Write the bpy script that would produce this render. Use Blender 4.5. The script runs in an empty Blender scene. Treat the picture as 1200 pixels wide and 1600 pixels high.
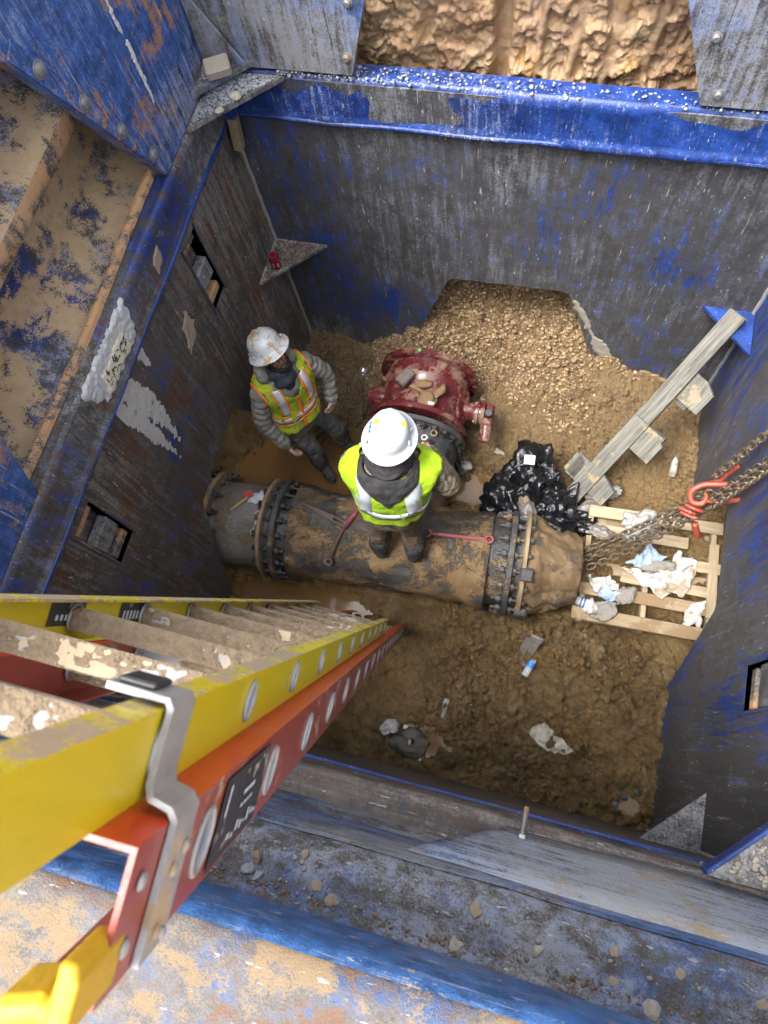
import bpy, bmesh, math, random
import numpy as np
from mathutils import Vector, Matrix
from mathutils.geometry import tessellate_polygon

random.seed(7)
rng = np.random.default_rng(7)
SC = bpy.context.scene
COL = SC.collection
V = Vector

# ------------------------------------------------------------------ camera
cam_d = bpy.data.cameras.new('camera')
cam = bpy.data.objects.new('camera', cam_d)
COL.objects.link(cam)
CAM_RIGHT = V((0.963872, 0.239937, -(0.115680)))
CAM_DOWN = V((0.192584, -0.927760, -(0.319646)))
CAM_FWD = V((-0.184018, 0.285819, -(0.940449)))
mw = Matrix.Identity(4)
for i in range(3):
    mw[i][0] = CAM_RIGHT[i]; mw[i][1] = -CAM_DOWN[i]; mw[i][2] = -CAM_FWD[i]
mw[0][3], mw[1][3], mw[2][3] = 0, 0, 6.1
cam.matrix_world = mw
cam_d.sensor_fit = 'VERTICAL'
cam_d.sensor_height = 36.0
cam_d.lens = 25.4934
cam_d.clip_start = 0.02
cam_d.clip_end = 3000
cam_d.dof.use_dof = True
cam_d.dof.focus_distance = 4.6
cam_d.dof.aperture_fstop = 9.0
SC.camera = cam

# ------------------------------------------------------------------ light
SUN_EL, SUN_AZ = math.radians(66), math.radians(228)   # azimuth: direction the light comes from, from +Y clockwise
world = bpy.data.worlds.new('World'); SC.world = world; world.use_nodes = True
wn = world.node_tree.nodes; wl = world.node_tree.links
for n in list(wn): wn.remove(n)
sky = wn.new('ShaderNodeTexSky'); sky.sky_type = 'NISHITA'; sky.sun_disc = False
sky.sun_elevation = SUN_EL; sky.sun_rotation = SUN_AZ
sky.air_density = 1.0; sky.dust_density = 6.0; sky.ozone_density = 1.0
hsv = wn.new('ShaderNodeHueSaturation'); hsv.inputs['Saturation'].default_value = 0.25
bg = wn.new('ShaderNodeBackground'); bg.inputs['Strength'].default_value = 0.14
wo = wn.new('ShaderNodeOutputWorld')
wl.new(sky.outputs[0], hsv.inputs['Color']); wl.new(hsv.outputs[0], bg.inputs[0]); wl.new(bg.outputs[0], wo.inputs[0])
sd = bpy.data.lights.new('sun', 'SUN'); sd.energy = 1.5; sd.angle = math.radians(24); sd.color = (1, .97, .92)
so = bpy.data.objects.new('sun', sd); COL.objects.link(so)
sdir = V((math.sin(SUN_AZ) * math.cos(SUN_EL), math.cos(SUN_AZ) * math.cos(SUN_EL), math.sin(SUN_EL)))
so.rotation_euler = sdir.to_track_quat('Z', 'Y').to_euler(); so.location = (0, 0, 30)
SC.view_settings.view_transform = 'Standard'; SC.view_settings.look = 'None'
SC.view_settings.gamma = 1; SC.view_settings.use_curve_mapping = False
SC.view_settings.exposure = 2.15
SC.render.engine = 'CYCLES'
SC.cycles.max_bounces = 5; SC.cycles.diffuse_bounces = 3; SC.cycles.glossy_bounces = 3
SC.cycles.use_adaptive_sampling = True; SC.cycles.adaptive_threshold = .03
SC.cycles.use_denoising = True

# ------------------------------------------------------------------ numpy noise
def _hash(ix, iy, iz, seed):
    h = (ix * 374761393 + iy * 668265263 + iz * 2147483647 + seed * 1274126177) & 0xffffffff
    h = ((h ^ (h >> 13)) * 1274126177) & 0xffffffff
    h = (h ^ (h >> 16)) & 0xffff
    return h / 65535.0
def vnoise(p, seed=0):
    p = np.asarray(p, float)
    i = np.floor(p).astype(np.int64); f = p - i
    f = f * f * f * (f * (f * 6 - 15) + 10)
    r = 0
    for dx in (0, 1):
        for dy in (0, 1):
            for dz in (0, 1):
                w = (f[..., 0] if dx else 1 - f[..., 0]) * (f[..., 1] if dy else 1 - f[..., 1]) * (f[..., 2] if dz else 1 - f[..., 2])
                r = r + w * _hash(i[..., 0] + dx, i[..., 1] + dy, i[..., 2] + dz, seed)
    return r * 2 - 1
def fbm(p, octv=4, gain=.5, seed=0):
    p = np.asarray(p, float); a = 1; r = 0
    for o in range(octv):
        r = r + a * vnoise(p * (2.03 ** o) + o * 17.3, seed + o); a *= gain
    return r
def cells(x, y, s, seed=0):
    """distance to the nearest jittered lattice point, in cell units (2-D)"""
    px, py = x / s, y / s
    ix, iy = np.floor(px).astype(np.int64), np.floor(py).astype(np.int64)
    d1 = np.full(px.shape, 9.0)
    for dx in (-1, 0, 1):
        for dy in (-1, 0, 1):
            cx = ix + dx; cy = iy + dy
            jx = cx + _hash(cx, cy, cx * 0 + 3, seed); jy = cy + _hash(cx, cy, cx * 0 + 7, seed)
            d1 = np.minimum(d1, np.hypot(px - jx, py - jy))
    return d1
def clods(x, y, s, seed=0):
    """rounded clods with creases between: from F2 - F1 of a jittered lattice"""
    px, py = x / s, y / s
    ix, iy = np.floor(px).astype(np.int64), np.floor(py).astype(np.int64)
    d1 = np.full(px.shape, 9.0); d2 = d1.copy(); hv = np.zeros(px.shape)
    for dx in (-1, 0, 1):
        for dy in (-1, 0, 1):
            cx = ix + dx; cy = iy + dy; z0 = cx * 0
            d = np.hypot(px - cx - _hash(cx, cy, z0 + 3, seed), py - cy - _hash(cx, cy, z0 + 7, seed)); h = _hash(cx, cy, z0 + 11, seed)
            nw = d < d1; d2 = np.where(nw, d1, np.minimum(d2, d)); hv = np.where(nw, h, hv); d1 = np.where(nw, d, d1)
    t = np.clip((d2 - d1) / .55, 0, 1)
    return np.sqrt(1 - (1 - t) ** 2) * (.35 + .65 * hv)
def facets(x, y, s, seed=0):
    """broken-rock facets: every cell is a randomly tilted plane"""
    px, py = x / s, y / s
    ix, iy = np.floor(px).astype(np.int64), np.floor(py).astype(np.int64)
    d1 = np.full(px.shape, 9.0); hv = np.zeros(px.shape)
    for dx in (-1, 0, 1):
        for dy in (-1, 0, 1):
            cx = ix + dx; cy = iy + dy; z0 = cx * 0
            ox = px - cx - _hash(cx, cy, z0 + 3, seed); oy = py - cy - _hash(cx, cy, z0 + 7, seed); d = np.hypot(ox, oy)
            h = _hash(cx, cy, z0 + 11, seed) + ox * (_hash(cx, cy, z0 + 13, seed) * 2 - 1) + oy * (_hash(cx, cy, z0 + 17, seed) * 2 - 1)
            nw = d < d1; hv = np.where(nw, h, hv); d1 = np.where(nw, d, d1)
    return hv
def sstep(a, b, x):
    t = np.clip((x - a) / (b - a), 0, 1); return t * t * (3 - 2 * t)

# ------------------------------------------------------------------ object helpers
def put(o, parent=None, label=None, cat=None, group=None, kind=None):
    COL.objects.link(o)
    if parent is not None:
        o.parent = parent
        root = parent; off = V((0, 0, 0))
        while root is not None:
            off = off + root.location; root = root.parent
        o.location = o.location - off
    if label: o['label'] = label
    if cat: o['category'] = cat
    if group: o['group'] = group
    if kind: o['kind'] = kind
    return o
def thing(name, loc, label, cat, group=None):
    o = bpy.data.objects.new(name, None); o.empty_display_size = .1
    o.location = loc
    return put(o, None, label, cat, group)

def frame(z, x=None):
    """matrix whose Z column is z"""
    z = V(z).normalized()
    x = V(x) if x is not None else (V((1, 0, 0)) if abs(z.x) < .9 else V((0, 1, 0)))
    y = z.cross(x).normalized(); x = y.cross(z).normalized()
    return Matrix((x, y, z)).transposed()

class MB:
    def __init__(s): s.v = []; s.f = []; s.m = []
    def add(s, vs, fs, m=0):
        k = len(s.v); s.v.extend([tuple(q) for q in vs])
        s.f.extend([tuple(i + k for i in q) for q in fs]); s.m.extend([m] * len(fs)); return s
    def box(s, c, size, rot=None, m=0, bev=0.0):
        hx, hy, hz = [q / 2 for q in size]; c = V(c); rot = rot or Matrix.Identity(3)
        b = min(bev, hx * .9, hy * .9, hz * .9)
        if b <= 0:
            vs = [V((x, y, z)) for x in (-hx, hx) for y in (-hy, hy) for z in (-hz, hz)]
            fs = [(0, 1, 3, 2), (4, 6, 7, 5), (0, 4, 5, 1), (2, 3, 7, 6), (0, 2, 6, 4), (1, 5, 7, 3)]
        else:
            bm = bmesh.new(); bmesh.ops.create_cube(bm, size=1)
            for v in bm.verts: v.co = V((v.co.x * 2 * hx, v.co.y * 2 * hy, v.co.z * 2 * hz))
            bmesh.ops.bevel(bm, geom=bm.edges[:], offset=b, segments=1, affect='EDGES')
            bm.verts.index_update()
            vs = [v.co.copy() for v in bm.verts]; fs = [tuple(v.index for v in f.verts) for f in bm.faces]; bm.free()
        return s.add([c + rot @ q for q in vs], fs, m)
    def tube(s, pts, r, n=8, m=0, caps=True, closed=False, flat=1.0, up=None):
        pts = [V(p) for p in pts]; N = len(pts)
        rr = r if isinstance(r, (list, tuple)) else [r] * N
        rings = []; x = None
        for i, p in enumerate(pts):
            if closed: t = pts[(i + 1) % N] - pts[i - 1]
            else: t = pts[min(i + 1, N - 1)] - pts[max(i - 1, 0)]
            if x is None: fr = frame(t, up)
            else: fr = frame(t, x)
            x = fr.col[0].copy()
            rings.append([p + fr @ V((math.cos(a) * rr[i], math.sin(a) * rr[i] * flat, 0)) for a in [2 * math.pi * k / n for k in range(n)]])
        vs = [q for g in rings for q in g]; fs = []
        for i in range(N if closed else N - 1):
            j = (i + 1) % N
            for k in range(n):
                fs.append((i * n + k, i * n + (k + 1) % n, j * n + (k + 1) % n, j * n + k))
        if caps and not closed:
            fs.append(tuple(range(n))[::-1]); fs.append(tuple(range((N - 1) * n, N * n)))
        return s.add(vs, fs, m)
    def lathe(s, prof, o, axis, n=32, m=0, caps=True, x=None, a0=0, a1=2 * math.pi):
        """prof: (radius, distance along axis)"""
        fr = frame(axis, x); o = V(o); full = abs(a1 - a0 - 2 * math.pi) < 1e-6
        K = n if full else n + 1
        vs = []; fs = []
        for (r, t) in prof:
            for k in range(K):
                a = a0 + (a1 - a0) * k / n
                vs.append(o + fr @ V((math.cos(a) * r, math.sin(a) * r, t)))
        for i in range(len(prof) - 1):
            for k in range(n):
                k2 = (k + 1) % K if full else k + 1
                fs.append((i * K + k, i * K + k2, (i + 1) * K + k2, (i + 1) * K + k))
        if caps and full:
            if prof[0][0] > 1e-5: fs.append(tuple(range(K))[::-1])
            if prof[-1][0] > 1e-5: fs.append(tuple(range((len(prof) - 1) * K, len(prof) * K)))
        return s.add(vs, fs, m)
    def prism(s, outer, holes, o, ux, uy, depth, m=0):
        """polygon (2-D lists) in the plane o + a*ux + b*uy, extruded by the vector depth"""
        o, ux, uy, depth = V(o), V(ux), V(uy), V(depth)
        loops = [outer] + list(holes)
        flat = [q for l in loops for q in l]
        tris = tessellate_polygon([[V((q[0], q[1], 0)) for q in l] for l in loops])
        N = len(flat)
        vs = [o + ux * a + uy * b for a, b in flat] + [o + ux * a + uy * b + depth for a, b in flat]
        fs = [tuple(t) for t in tris] + [tuple(i + N for i in t[::-1]) for t in tris]
        k = 0
        for l in loops:
            n = len(l)
            for i in range(n):
                a, b = k + i, k + (i + 1) % n
                fs.append((a, b, b + N, a + N))
            k += n
        return s.add(vs, fs, m)
    def sweep(s, prof, o, ux, uy, along, m=0, segs=1, wob=0, seed=0):
        """open profile (2-D) extruded along a vector; wob = small warping in metres"""
        o, ux, uy, along = V(o), V(ux), V(uy), V(along); n = len(prof)
        L = along.length
        vs = []
        for k in range(segs + 1):
            t = k / segs
            for a, b in prof:
                vs.append(o + ux * a + uy * b + along * t)
        if wob:
            d = fbm(np.array([[q.x * 1.7, q.y * 1.7, q.z * 3.1 + seed] for q in vs]), 3) * wob
            vs = [q + (ux + uy * .6) * float(e) for q, e in zip(vs, d)]
        fs = [(k * n + i, k * n + i + 1, (k + 1) * n + i + 1, (k + 1) * n + i) for k in range(segs) for i in range(n - 1)]
        return s.add(vs, fs, m)
    def grid(s, P, m=0, closed_u=False):
        """P[i][j] points"""
        a = len(P); b = len(P[0]); vs = [q for r in P for q in r]; fs = []
        for i in range(a - 1):
            for j in range(b if closed_u else b - 1):
                j2 = (j + 1) % b
                fs.append((i * b + j, i * b + j2, (i + 1) * b + j2, (i + 1) * b + j))
        return s.add(vs, fs, m)
    def mesh(s, name, mats, smooth=False):
        me = bpy.data.meshes.new(name); me.from_pydata(s.v, [], s.f)
        for q in (mats if isinstance(mats, (list, tuple)) else [mats]): me.materials.append(q)
        if any(s.m): me.polygons.foreach_set('material_index', s.m)
        bm = bmesh.new(); bm.from_mesh(me); bmesh.ops.recalc_face_normals(bm, faces=bm.faces[:]); bm.to_mesh(me); bm.free()
        if smooth:
            me.polygons.foreach_set('use_smooth', [True] * len(me.polygons))
            if smooth != 'all':
                me.set_sharp_from_angle(angle=math.radians(38 if smooth is True else smooth))
        me.update(); return me
    def build(s, name, mats, parent=None, smooth=False, **kw):
        return put(bpy.data.objects.new(name, s.mesh(name, mats, smooth)), parent, **kw)

def np_mesh(name, verts, faces, mats, smooth=False):
    me = bpy.data.meshes.new(name)
    verts = np.asarray(verts, np.float32); faces = np.asarray(faces, np.int32)
    nv, nf, k = len(verts), len(faces), faces.shape[1]
    me.vertices.add(nv); me.vertices.foreach_set('co', verts.ravel())
    me.loops.add(nf * k); me.loops.foreach_set('vertex_index', faces.ravel())
    me.polygons.add(nf); me.polygons.foreach_set('loop_start', np.arange(0, nf * k, k, dtype=np.int32))
    me.update(calc_edges=True); me.validate()
    for q in (mats if isinstance(mats, (list, tuple)) else [mats]): me.materials.append(q)
    if smooth: me.polygons.foreach_set('use_smooth', [True] * nf)
    return me
def heightgrid(name, X, Y, Z, mats, smooth=True):
    a, b = X.shape
    vs = np.stack([X, Y, Z], -1).reshape(-1, 3)
    i = np.arange(a * b).reshape(a, b)
    fs = np.stack([i[:-1, :-1], i[:-1, 1:], i[1:, 1:], i[1:, :-1]], -1).reshape(-1, 4)
    return np_mesh(name, vs, fs, mats, smooth)
_p = (1 + 5 ** .5) / 2
ICO_V = np.array([(-1, _p, 0), (1, _p, 0), (-1, -_p, 0), (1, -_p, 0), (0, -1, _p), (0, 1, _p), (0, -1, -_p), (0, 1, -_p), (_p, 0, -1), (_p, 0, 1), (-_p, 0, -1), (-_p, 0, 1)]) / math.hypot(1, _p)
ICO_F = np.array([(0, 11, 5), (0, 5, 1), (0, 1, 7), (0, 7, 10), (0, 10, 11), (1, 5, 9), (5, 11, 4), (11, 10, 2), (10, 7, 6), (7, 1, 8), (3, 9, 4), (3, 4, 2), (3, 2, 6), (3, 6, 8), (3, 8, 9), (4, 9, 5), (2, 4, 11), (6, 2, 10), (8, 6, 7), (9, 8, 1)])
def pebbles(name, pts, sizes, mat, flat=.65):
    """many small angular stones in one mesh"""
    n = len(pts); R = np.linalg.qr(rng.normal(size=(n, 3, 3)))[0]
    sc = rng.uniform(.6, 1.25, (n, 1, 3)) * sizes[:, None, None]
    v = ICO_V[None] * rng.uniform(.72, 1.2, (n, 12, 1)) * sc
    v = np.einsum('nij,nkj->nki', R, v); v[..., 2] *= flat
    v += np.asarray(pts)[:, None]
    f = ICO_F[None] + (np.arange(n) * 12)[:, None, None]
    return np_mesh(name, v.reshape(-1, 3), f.reshape(-1, 3), mat)
def rock_mesh(name, size, seed, mat, sub=2, amp=.25):
    bm = bmesh.new(); bmesh.ops.create_icosphere(bm, subdivisions=sub, radius=1)
    co = np.array([v.co[:] for v in bm.verts]); d = fbm(co * 1.3 + seed * 7.7, 3, .5, seed)
    for v, q in zip(bm.verts, d): v.co *= (1 + amp * q)
    for v in bm.verts: v.co = V((v.co.x * size[0], v.co.y * size[1], v.co.z * size[2]))
    me = bpy.data.meshes.new(name); bm.to_mesh(me); bm.free(); me.materials.append(mat)
    if sub > 2: me.polygons.foreach_set('use_smooth', [True] * len(me.polygons))
    return me
def rock(name, loc, size, seed, mat, rot=0, parent=None, sub=2, amp=.25, **kw):
    o = bpy.data.objects.new(name, rock_mesh(name, size, seed, mat, sub, amp)); o.location = loc; o.rotation_euler = (0, 0, rot)
    return put(o, parent, **kw)

# ------------------------------------------------------------------ material helpers
class NT:
    def __init__(s, name):
        s.mat = bpy.data.materials.new(name); s.mat.use_nodes = True
        s.t = s.mat.node_tree; s.n = s.t.nodes; s.l = s.t.links
        s.b = s.n['Principled BSDF']; s.tc = s.n.new('ShaderNodeTexCoord').outputs['Object']
    def set(s, sock, val):
        if hasattr(val, 'is_output') or isinstance(val, bpy.types.NodeSocket): s.l.new(val, sock)
        else:
            if isinstance(val, (tuple, list)) and len(val) == 3 and sock.type == 'RGBA': val = (*val, 1)
            sock.default_value = val
    def map(s, scale=(1, 1, 1), rot=(0, 0, 0), loc=(0, 0, 0), vec=None):
        m = s.n.new('ShaderNodeMapping'); s.l.new(vec or s.tc, m.inputs[0])
        m.inputs['Scale'].default_value = scale; m.inputs['Rotation'].default_value = rot; m.inputs['Location'].default_value = loc
        return m.outputs[0]
    def noise(s, scale, detail=5, rough=.55, vec=None, dist=0):
        m = s.n.new('ShaderNodeTexNoise'); s.l.new(vec or s.tc, m.inputs['Vector'])
        m.inputs['Scale'].default_value = scale; m.inputs['Detail'].default_value = detail
        m.inputs['Roughness'].default_value = rough; m.inputs['Distortion'].default_value = dist
        return m.outputs['Fac']
    def vor(s, scale, vec=None, feature='F1', out='Distance'):
        m = s.n.new('ShaderNodeTexVoronoi'); m.feature = feature; s.l.new(vec or s.tc, m.inputs['Vector']); m.inputs['Scale'].default_value = scale
        return m.outputs[out]
    def th(s, val, lo, hi):
        m = s.n.new('ShaderNodeMapRange'); m.interpolation_type = 'SMOOTHSTEP'; s.l.new(val, m.inputs[0])
        m.inputs[1].default_value = lo; m.inputs[2].default_value = hi
        return m.outputs[0]
    def math(s, op, a, b=0.0, c=0.0):
        m = s.n.new('ShaderNodeMath'); m.operation = op
        s.set(m.inputs[0], a); s.set(m.inputs[1], b)
        if op == 'MULTIPLY_ADD': s.set(m.inputs[2], c)
        return m.outputs[0]
    def mix(s, fac, a, b):
        m = s.n.new('ShaderNodeMix'); m.data_type = 'RGBA'; s.set(m.inputs[0], fac); s.set(m.inputs[6], a); s.set(m.inputs[7], b); return m.outputs[2]
    def mixf(s, fac, a, b):
        m = s.n.new('ShaderNodeMix'); m.data_type = 'FLOAT'; s.set(m.inputs[0], fac); s.set(m.inputs[2], a); s.set(m.inputs[3], b); return m.outputs[0]
    def sep(s, vec=None):
        m = s.n.new('ShaderNodeSeparateXYZ'); s.l.new(vec or s.tc, m.inputs[0]); return m.outputs
    def bump(s, h, strength=.3, dist=.01, prev=None):
        m = s.n.new('ShaderNodeBump'); s.l.new(h, m.inputs['Height']); m.inputs['Strength'].default_value = strength; m.inputs['Distance'].default_value = dist
        if prev is not None: s.l.new(prev, m.inputs['Normal'])
        return m.outputs[0]
    def out(s, col=None, rough=None, metal=None, normal=None, **kw):
        if col is not None: s.set(s.b.inputs['Base Color'], col)
        if rough is not None: s.set(s.b.inputs['Roughness'], rough)
        if metal is not None: s.set(s.b.inputs['Metallic'], metal)
        if normal is not None: s.l.new(normal, s.b.inputs['Normal'])
        for k, v in kw.items(): s.set(s.b.inputs[k.replace('_', ' ')], v)
        return s.mat

BLUE = (.009, .036, .18); BLUE2 = (.028, .085, .28)
MUD = (.42, .285, .16); DUST = (.30, .305, .32); RUST = (.15, .068, .03)
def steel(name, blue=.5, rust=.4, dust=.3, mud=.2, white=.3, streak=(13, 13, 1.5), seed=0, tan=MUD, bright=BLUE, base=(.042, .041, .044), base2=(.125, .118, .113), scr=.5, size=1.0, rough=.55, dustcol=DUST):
    """old painted shoring steel: paint worn to dark metal, rust, dust film, dried mud, scratches"""
    s = NT(name); o = (seed * 3.7, seed * 1.9, seed * 5.3)
    p = s.map((1 / size,) * 3, loc=o)
    st = s.map(tuple(k / size for k in streak), loc=o)
    n1 = s.noise(1.5, 5, .64, p, .5); n2 = s.noise(8.0, 5, .74, p); nb = s.noise(2.2, 7, .70, s.map((1 / size,) * 3, loc=(o[0] + 9, o[1] + 2, 4)), .3)
    n3 = s.noise(1.0, 6, .72, st, .35); fine = s.noise(70, 3, .75, p)
    A = lambda *q: q[0] if len(q) == 1 else s.math('ADD', q[0], A(*q[1:]))
    W = lambda v, w: s.math('MULTIPLY', v, w)
    n0 = s.noise(.62, 2, .5, s.map(loc=(o[0] + 3, o[1] + 7, o[2])), .6); sw = s.math('SUBTRACT', n0, .5)
    col = s.mix(s.th(A(W(n3, .30), W(n2, .35), W(n1, .15), W(fine, .2)), .40, .61), base, base2)
    rl = .30 + .2 * rust
    col = s.mix(W(s.th(A(W(nb, .7), W(n3, .3)), rl, rl - .10), .8), col, s.mix(fine, (.055, .026, .014), RUST))
    pm = A(W(n1, .22), W(n2, .20), W(n3, .42), W(fine, .16), W(sw, .30))
    lo = .66 - .33 * blue
    paint = s.th(pm, lo - .02, lo + .05)
    pc = s.mix(s.th(n2, .3, .7), tuple(k * .5 for k in bright), tuple(k * 1.3 for k in bright))
    col = s.mix(paint, col, pc)
    inv = s.math('SUBTRACT', 1.0, n1)
    dl = .60 - .22 * dust
    dm = s.math('MULTIPLY', s.th(A(W(n3, .42), W(inv, .18), W(n2, .15), W(fine, .25), W(sw, -.35)), dl, dl + .13), .25 + .6 * dust)
    col = s.mix(dm, col, dustcol)
    ml = .71 - .30 * mud
    mm = s.th(A(W(nb, .56), W(n3, .20), W(fine, .24)), ml, ml + .03)
    col = s.mix(mm, col, s.mix(n2, tuple(k * .6 for k in tan), tuple(k * 1.12 for k in tan)))
    sc1 = s.noise(1.0, 3, .75, s.map(tuple((k * 3.6 if k > 4 else k * 1.5) / size for k in streak), rot=(.1, .13, .05), loc=o))
    sp = s.noise(1.0, 2, .55, s.map(tuple((52 if k > 4 else 13) / size ** .5 for k in streak), rot=(.06, .08, .03), loc=o))
    wm = s.math('MAXIMUM', s.th(sc1, .70 - .08 * scr, .75 - .06 * scr), W(s.th(sp, .725 - .06 * white, .745 - .06 * white), s.th(n0, .62, .40)))
    col = s.mix(W(wm, .72), col, (.50, .49, .47))
    nbp = s.bump(fine, .55, .006)
    r = s.mixf(mm, s.mixf(paint, rough + .1, rough - .12), .95); r = s.math('ADD', r, W(s.math('SUBTRACT', n2, .5), .4))
    return s.out(col, r, 0, nbp)
def simple(name, col, rough=.6, metal=0, var=.25, scale=20, bump=.15, dirt=0, dirtcol=MUD, dscale=6, bd=.004, spec=None):
    s = NT(name); n = s.noise(scale, 6, .6)
    c = s.mix(n, tuple(k * (1 - var) for k in col), tuple(min(1, k * (1 + var)) for k in col))
    if dirt:
        d = s.noise(dscale, 9, .68)
        m = s.th(d, .68 - .32 * dirt, .75 - .32 * dirt); c = s.mix(m, c, s.mix(n, tuple(k * .65 for k in dirtcol), dirtcol))
        rr = s.mixf(m, rough, .9)
    else: rr = rough
    r = s.math('ADD', rr, s.math('MULTIPLY', s.math('SUBTRACT', n, .5), .2))
    return s.out(c, r, metal, s.bump(s.noise(scale * 3, 3, .6), bump, bd))

M = {}
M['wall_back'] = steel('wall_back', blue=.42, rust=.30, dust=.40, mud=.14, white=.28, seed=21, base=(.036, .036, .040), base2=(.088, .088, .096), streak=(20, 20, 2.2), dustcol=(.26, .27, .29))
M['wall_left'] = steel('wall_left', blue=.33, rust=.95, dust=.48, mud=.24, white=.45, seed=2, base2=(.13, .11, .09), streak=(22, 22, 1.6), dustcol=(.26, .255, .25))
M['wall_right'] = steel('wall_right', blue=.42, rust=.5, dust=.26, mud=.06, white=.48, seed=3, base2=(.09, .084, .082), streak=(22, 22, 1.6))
M['wall_near'] = steel('wall_near', blue=.16, rust=.85, dust=.35, mud=.35, seed=4, streak=(1.5, 20, 20), base2=(.14, .11, .09))
M['band'] = steel('band', blue=.47, rust=.9, dust=.50, mud=.42, white=.5, seed=5, size=.6, streak=(12, 12, 3))
M['band_back'] = steel('band_back', blue=.74, rust=.3, dust=.50, mud=.12, white=.4, seed=15, streak=(34, 34, 1.3), dustcol=(.36, .37, .40))
M['upper_left'] = steel('upper_left', blue=.72, rust=.55, dust=.56, mud=.58, white=.5, seed=6, size=.7, bright=(.035, .10, .33), tan=(.42, .225, .105), scr=1.1, dustcol=(.42, .45, .50), streak=(18, 18, 1.2))  # sky sheen painted in: lifted blue and paler dust over the real wear
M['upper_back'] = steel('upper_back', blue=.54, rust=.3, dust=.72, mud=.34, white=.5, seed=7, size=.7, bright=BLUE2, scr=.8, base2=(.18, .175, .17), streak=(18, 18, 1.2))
M['rib_left'] = steel('rib_left', blue=.44, rust=.35, dust=.80, mud=.80, white=.5, seed=8, size=.55, tan=(.54, .40, .25), streak=(6, 6, 6), dustcol=(.42, .43, .44))
M['rib_face'] = steel('rib_face', blue=.22, rust=.7, dust=.4, mud=.80, white=.35, seed=9, size=.5, tan=(.48, .29, .155), streak=(14, 14, 2))
M['rib_near'] = steel('rib_near', blue=.52, rust=.5, dust=.62, mud=.34, white=.62, seed=10, bright=(.025, .070, .20), streak=(4, 7, 7), size=.5, tan=(.32, .255, .175), dustcol=(.34, .36, .40), base2=(.17, .155, .145))
M['rib_dirty'] = steel('rib_dirty', blue=.30, rust=1.0, dust=.36, mud=.70, white=.5, seed=19, bright=(.018, .045, .12), streak=(4, 7, 7), size=.35, tan=(.19, .135, .08), dustcol=(.22, .235, .26))
M['strip_near'] = steel('strip_near', blue=.66, rust=.4, dust=.60, mud=.54, white=.5, seed=16, bright=(.045, .13, .34), streak=(1.4, 30, 30), size=.6, tan=(.40, .33, .24), dustcol=(.32, .34, .37), scr=1.0)
M['strip_bright'] = steel('strip_bright', blue=.86, rust=.2, dust=.40, mud=.46, white=.4, seed=17, bright=(.035, .115, .31), streak=(1.4, 30, 30), size=.5, tan=(.40, .32, .22), dustcol=(.30, .33, .37), scr=1.0)
M['plate_near'] = steel('plate_near', blue=.56, rust=.4, dust=.86, mud=.56, white=.3, seed=11, bright=(.04, .11, .30), streak=(1.6, 26, 26), size=.55, tan=(.38, .31, .22), dustcol=(.38, .41, .45), scr=1.1)
M['gusset'] = steel('gusset', blue=.3, rust=.3, dust=.7, mud=.2, white=.7, seed=12)
M['blue_bar'] = steel('blue_bar', blue=.95, rust=.1, dust=.25, mud=.05, white=.7, seed=13)
M['weld'] = simple('weld', (.28, .275, .27), .7, .2, .3, 60, .6)
M['bolt'] = simple('bolt_steel', (.33, .33, .34), .45, .7, .3, 60, .3, .35)
M['bolt_dark'] = simple('bolt_dark', (.035, .037, .042), .42, .5, .5, 50, .5, .35, (.16, .11, .06), 14)

def mud_material():
    s = NT('wet_mud'); n1 = s.noise(1.3, 8, .6); n2 = s.noise(7, 8, .65); n3 = s.noise(38, 6, .7); z = s.sep()
    c = s.mix(s.th(n1, .36, .66), (.15, .092, .037), (.285, .188, .082))
    c = s.mix(s.th(n2, .45, .7), c, (.31, .212, .10))
    c = s.mix(s.math('MULTIPLY', s.th(s.noise(2.2, 6, .6, s.map(loc=(4, 9, 1))), .56, .68), .6), c, (.25, .135, .052))
    c = s.mix(s.math('MULTIPLY', s.th(n3, .55, .75), .5), c, (.05, .032, .016))
    back = s.math('MULTIPLY', s.th(s.math('ADD', z[1], s.math('MULTIPLY', n2, 1.2)), 2.9, 3.5), .75)
    c = s.mix(back, c, s.mix(n3, (.20, .13, .06), (.36, .25, .135)))
    wet = s.th(s.noise(2.4, 7, .6, s.map(loc=(7, 3, 2))), .44, .62)
    r = s.mixf(wet, .26, .60)
    b = s.bump(s.noise(30, 6, .78, dist=.5), 1.0, .06)
    return s.out(c, r, 0, b)
M['mud'] = mud_material()
def rock_material():
    s = NT('cut_rock'); p = s.map((1, 1, .7)); n1 = s.noise(1.5, 9, .62, p, .6); n2 = s.noise(6, 9, .68, p, .3); n3 = s.noise(40, 6, .7)
    c = s.mix(s.th(n1, .35, .62), (.46, .275, .155), (.54, .365, .22)); c = s.mix(s.th(n2, .48, .66), c, (.50, .37, .24))
    c = s.mix(s.math('MULTIPLY', s.th(s.noise(2.6, 7, .6, s.map(loc=(3, 1, 8))), .54, .66), .7), c, (.40, .245, .20))
    c = s.mix(s.math('MULTIPLY', s.th(s.noise(3.1, 7, .6, s.map(loc=(1, 6, 2))), .58, .66), .8), c, (.50, .29, .09))
    c = s.mix(s.math('MULTIPLY', s.th(n3, .55, .8), .5), c, (.22, .14, .09))
    b = s.bump(n3, .8, .015)
    return s.out(c, .92, 0, b)
M['rock'] = rock_material()
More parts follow.
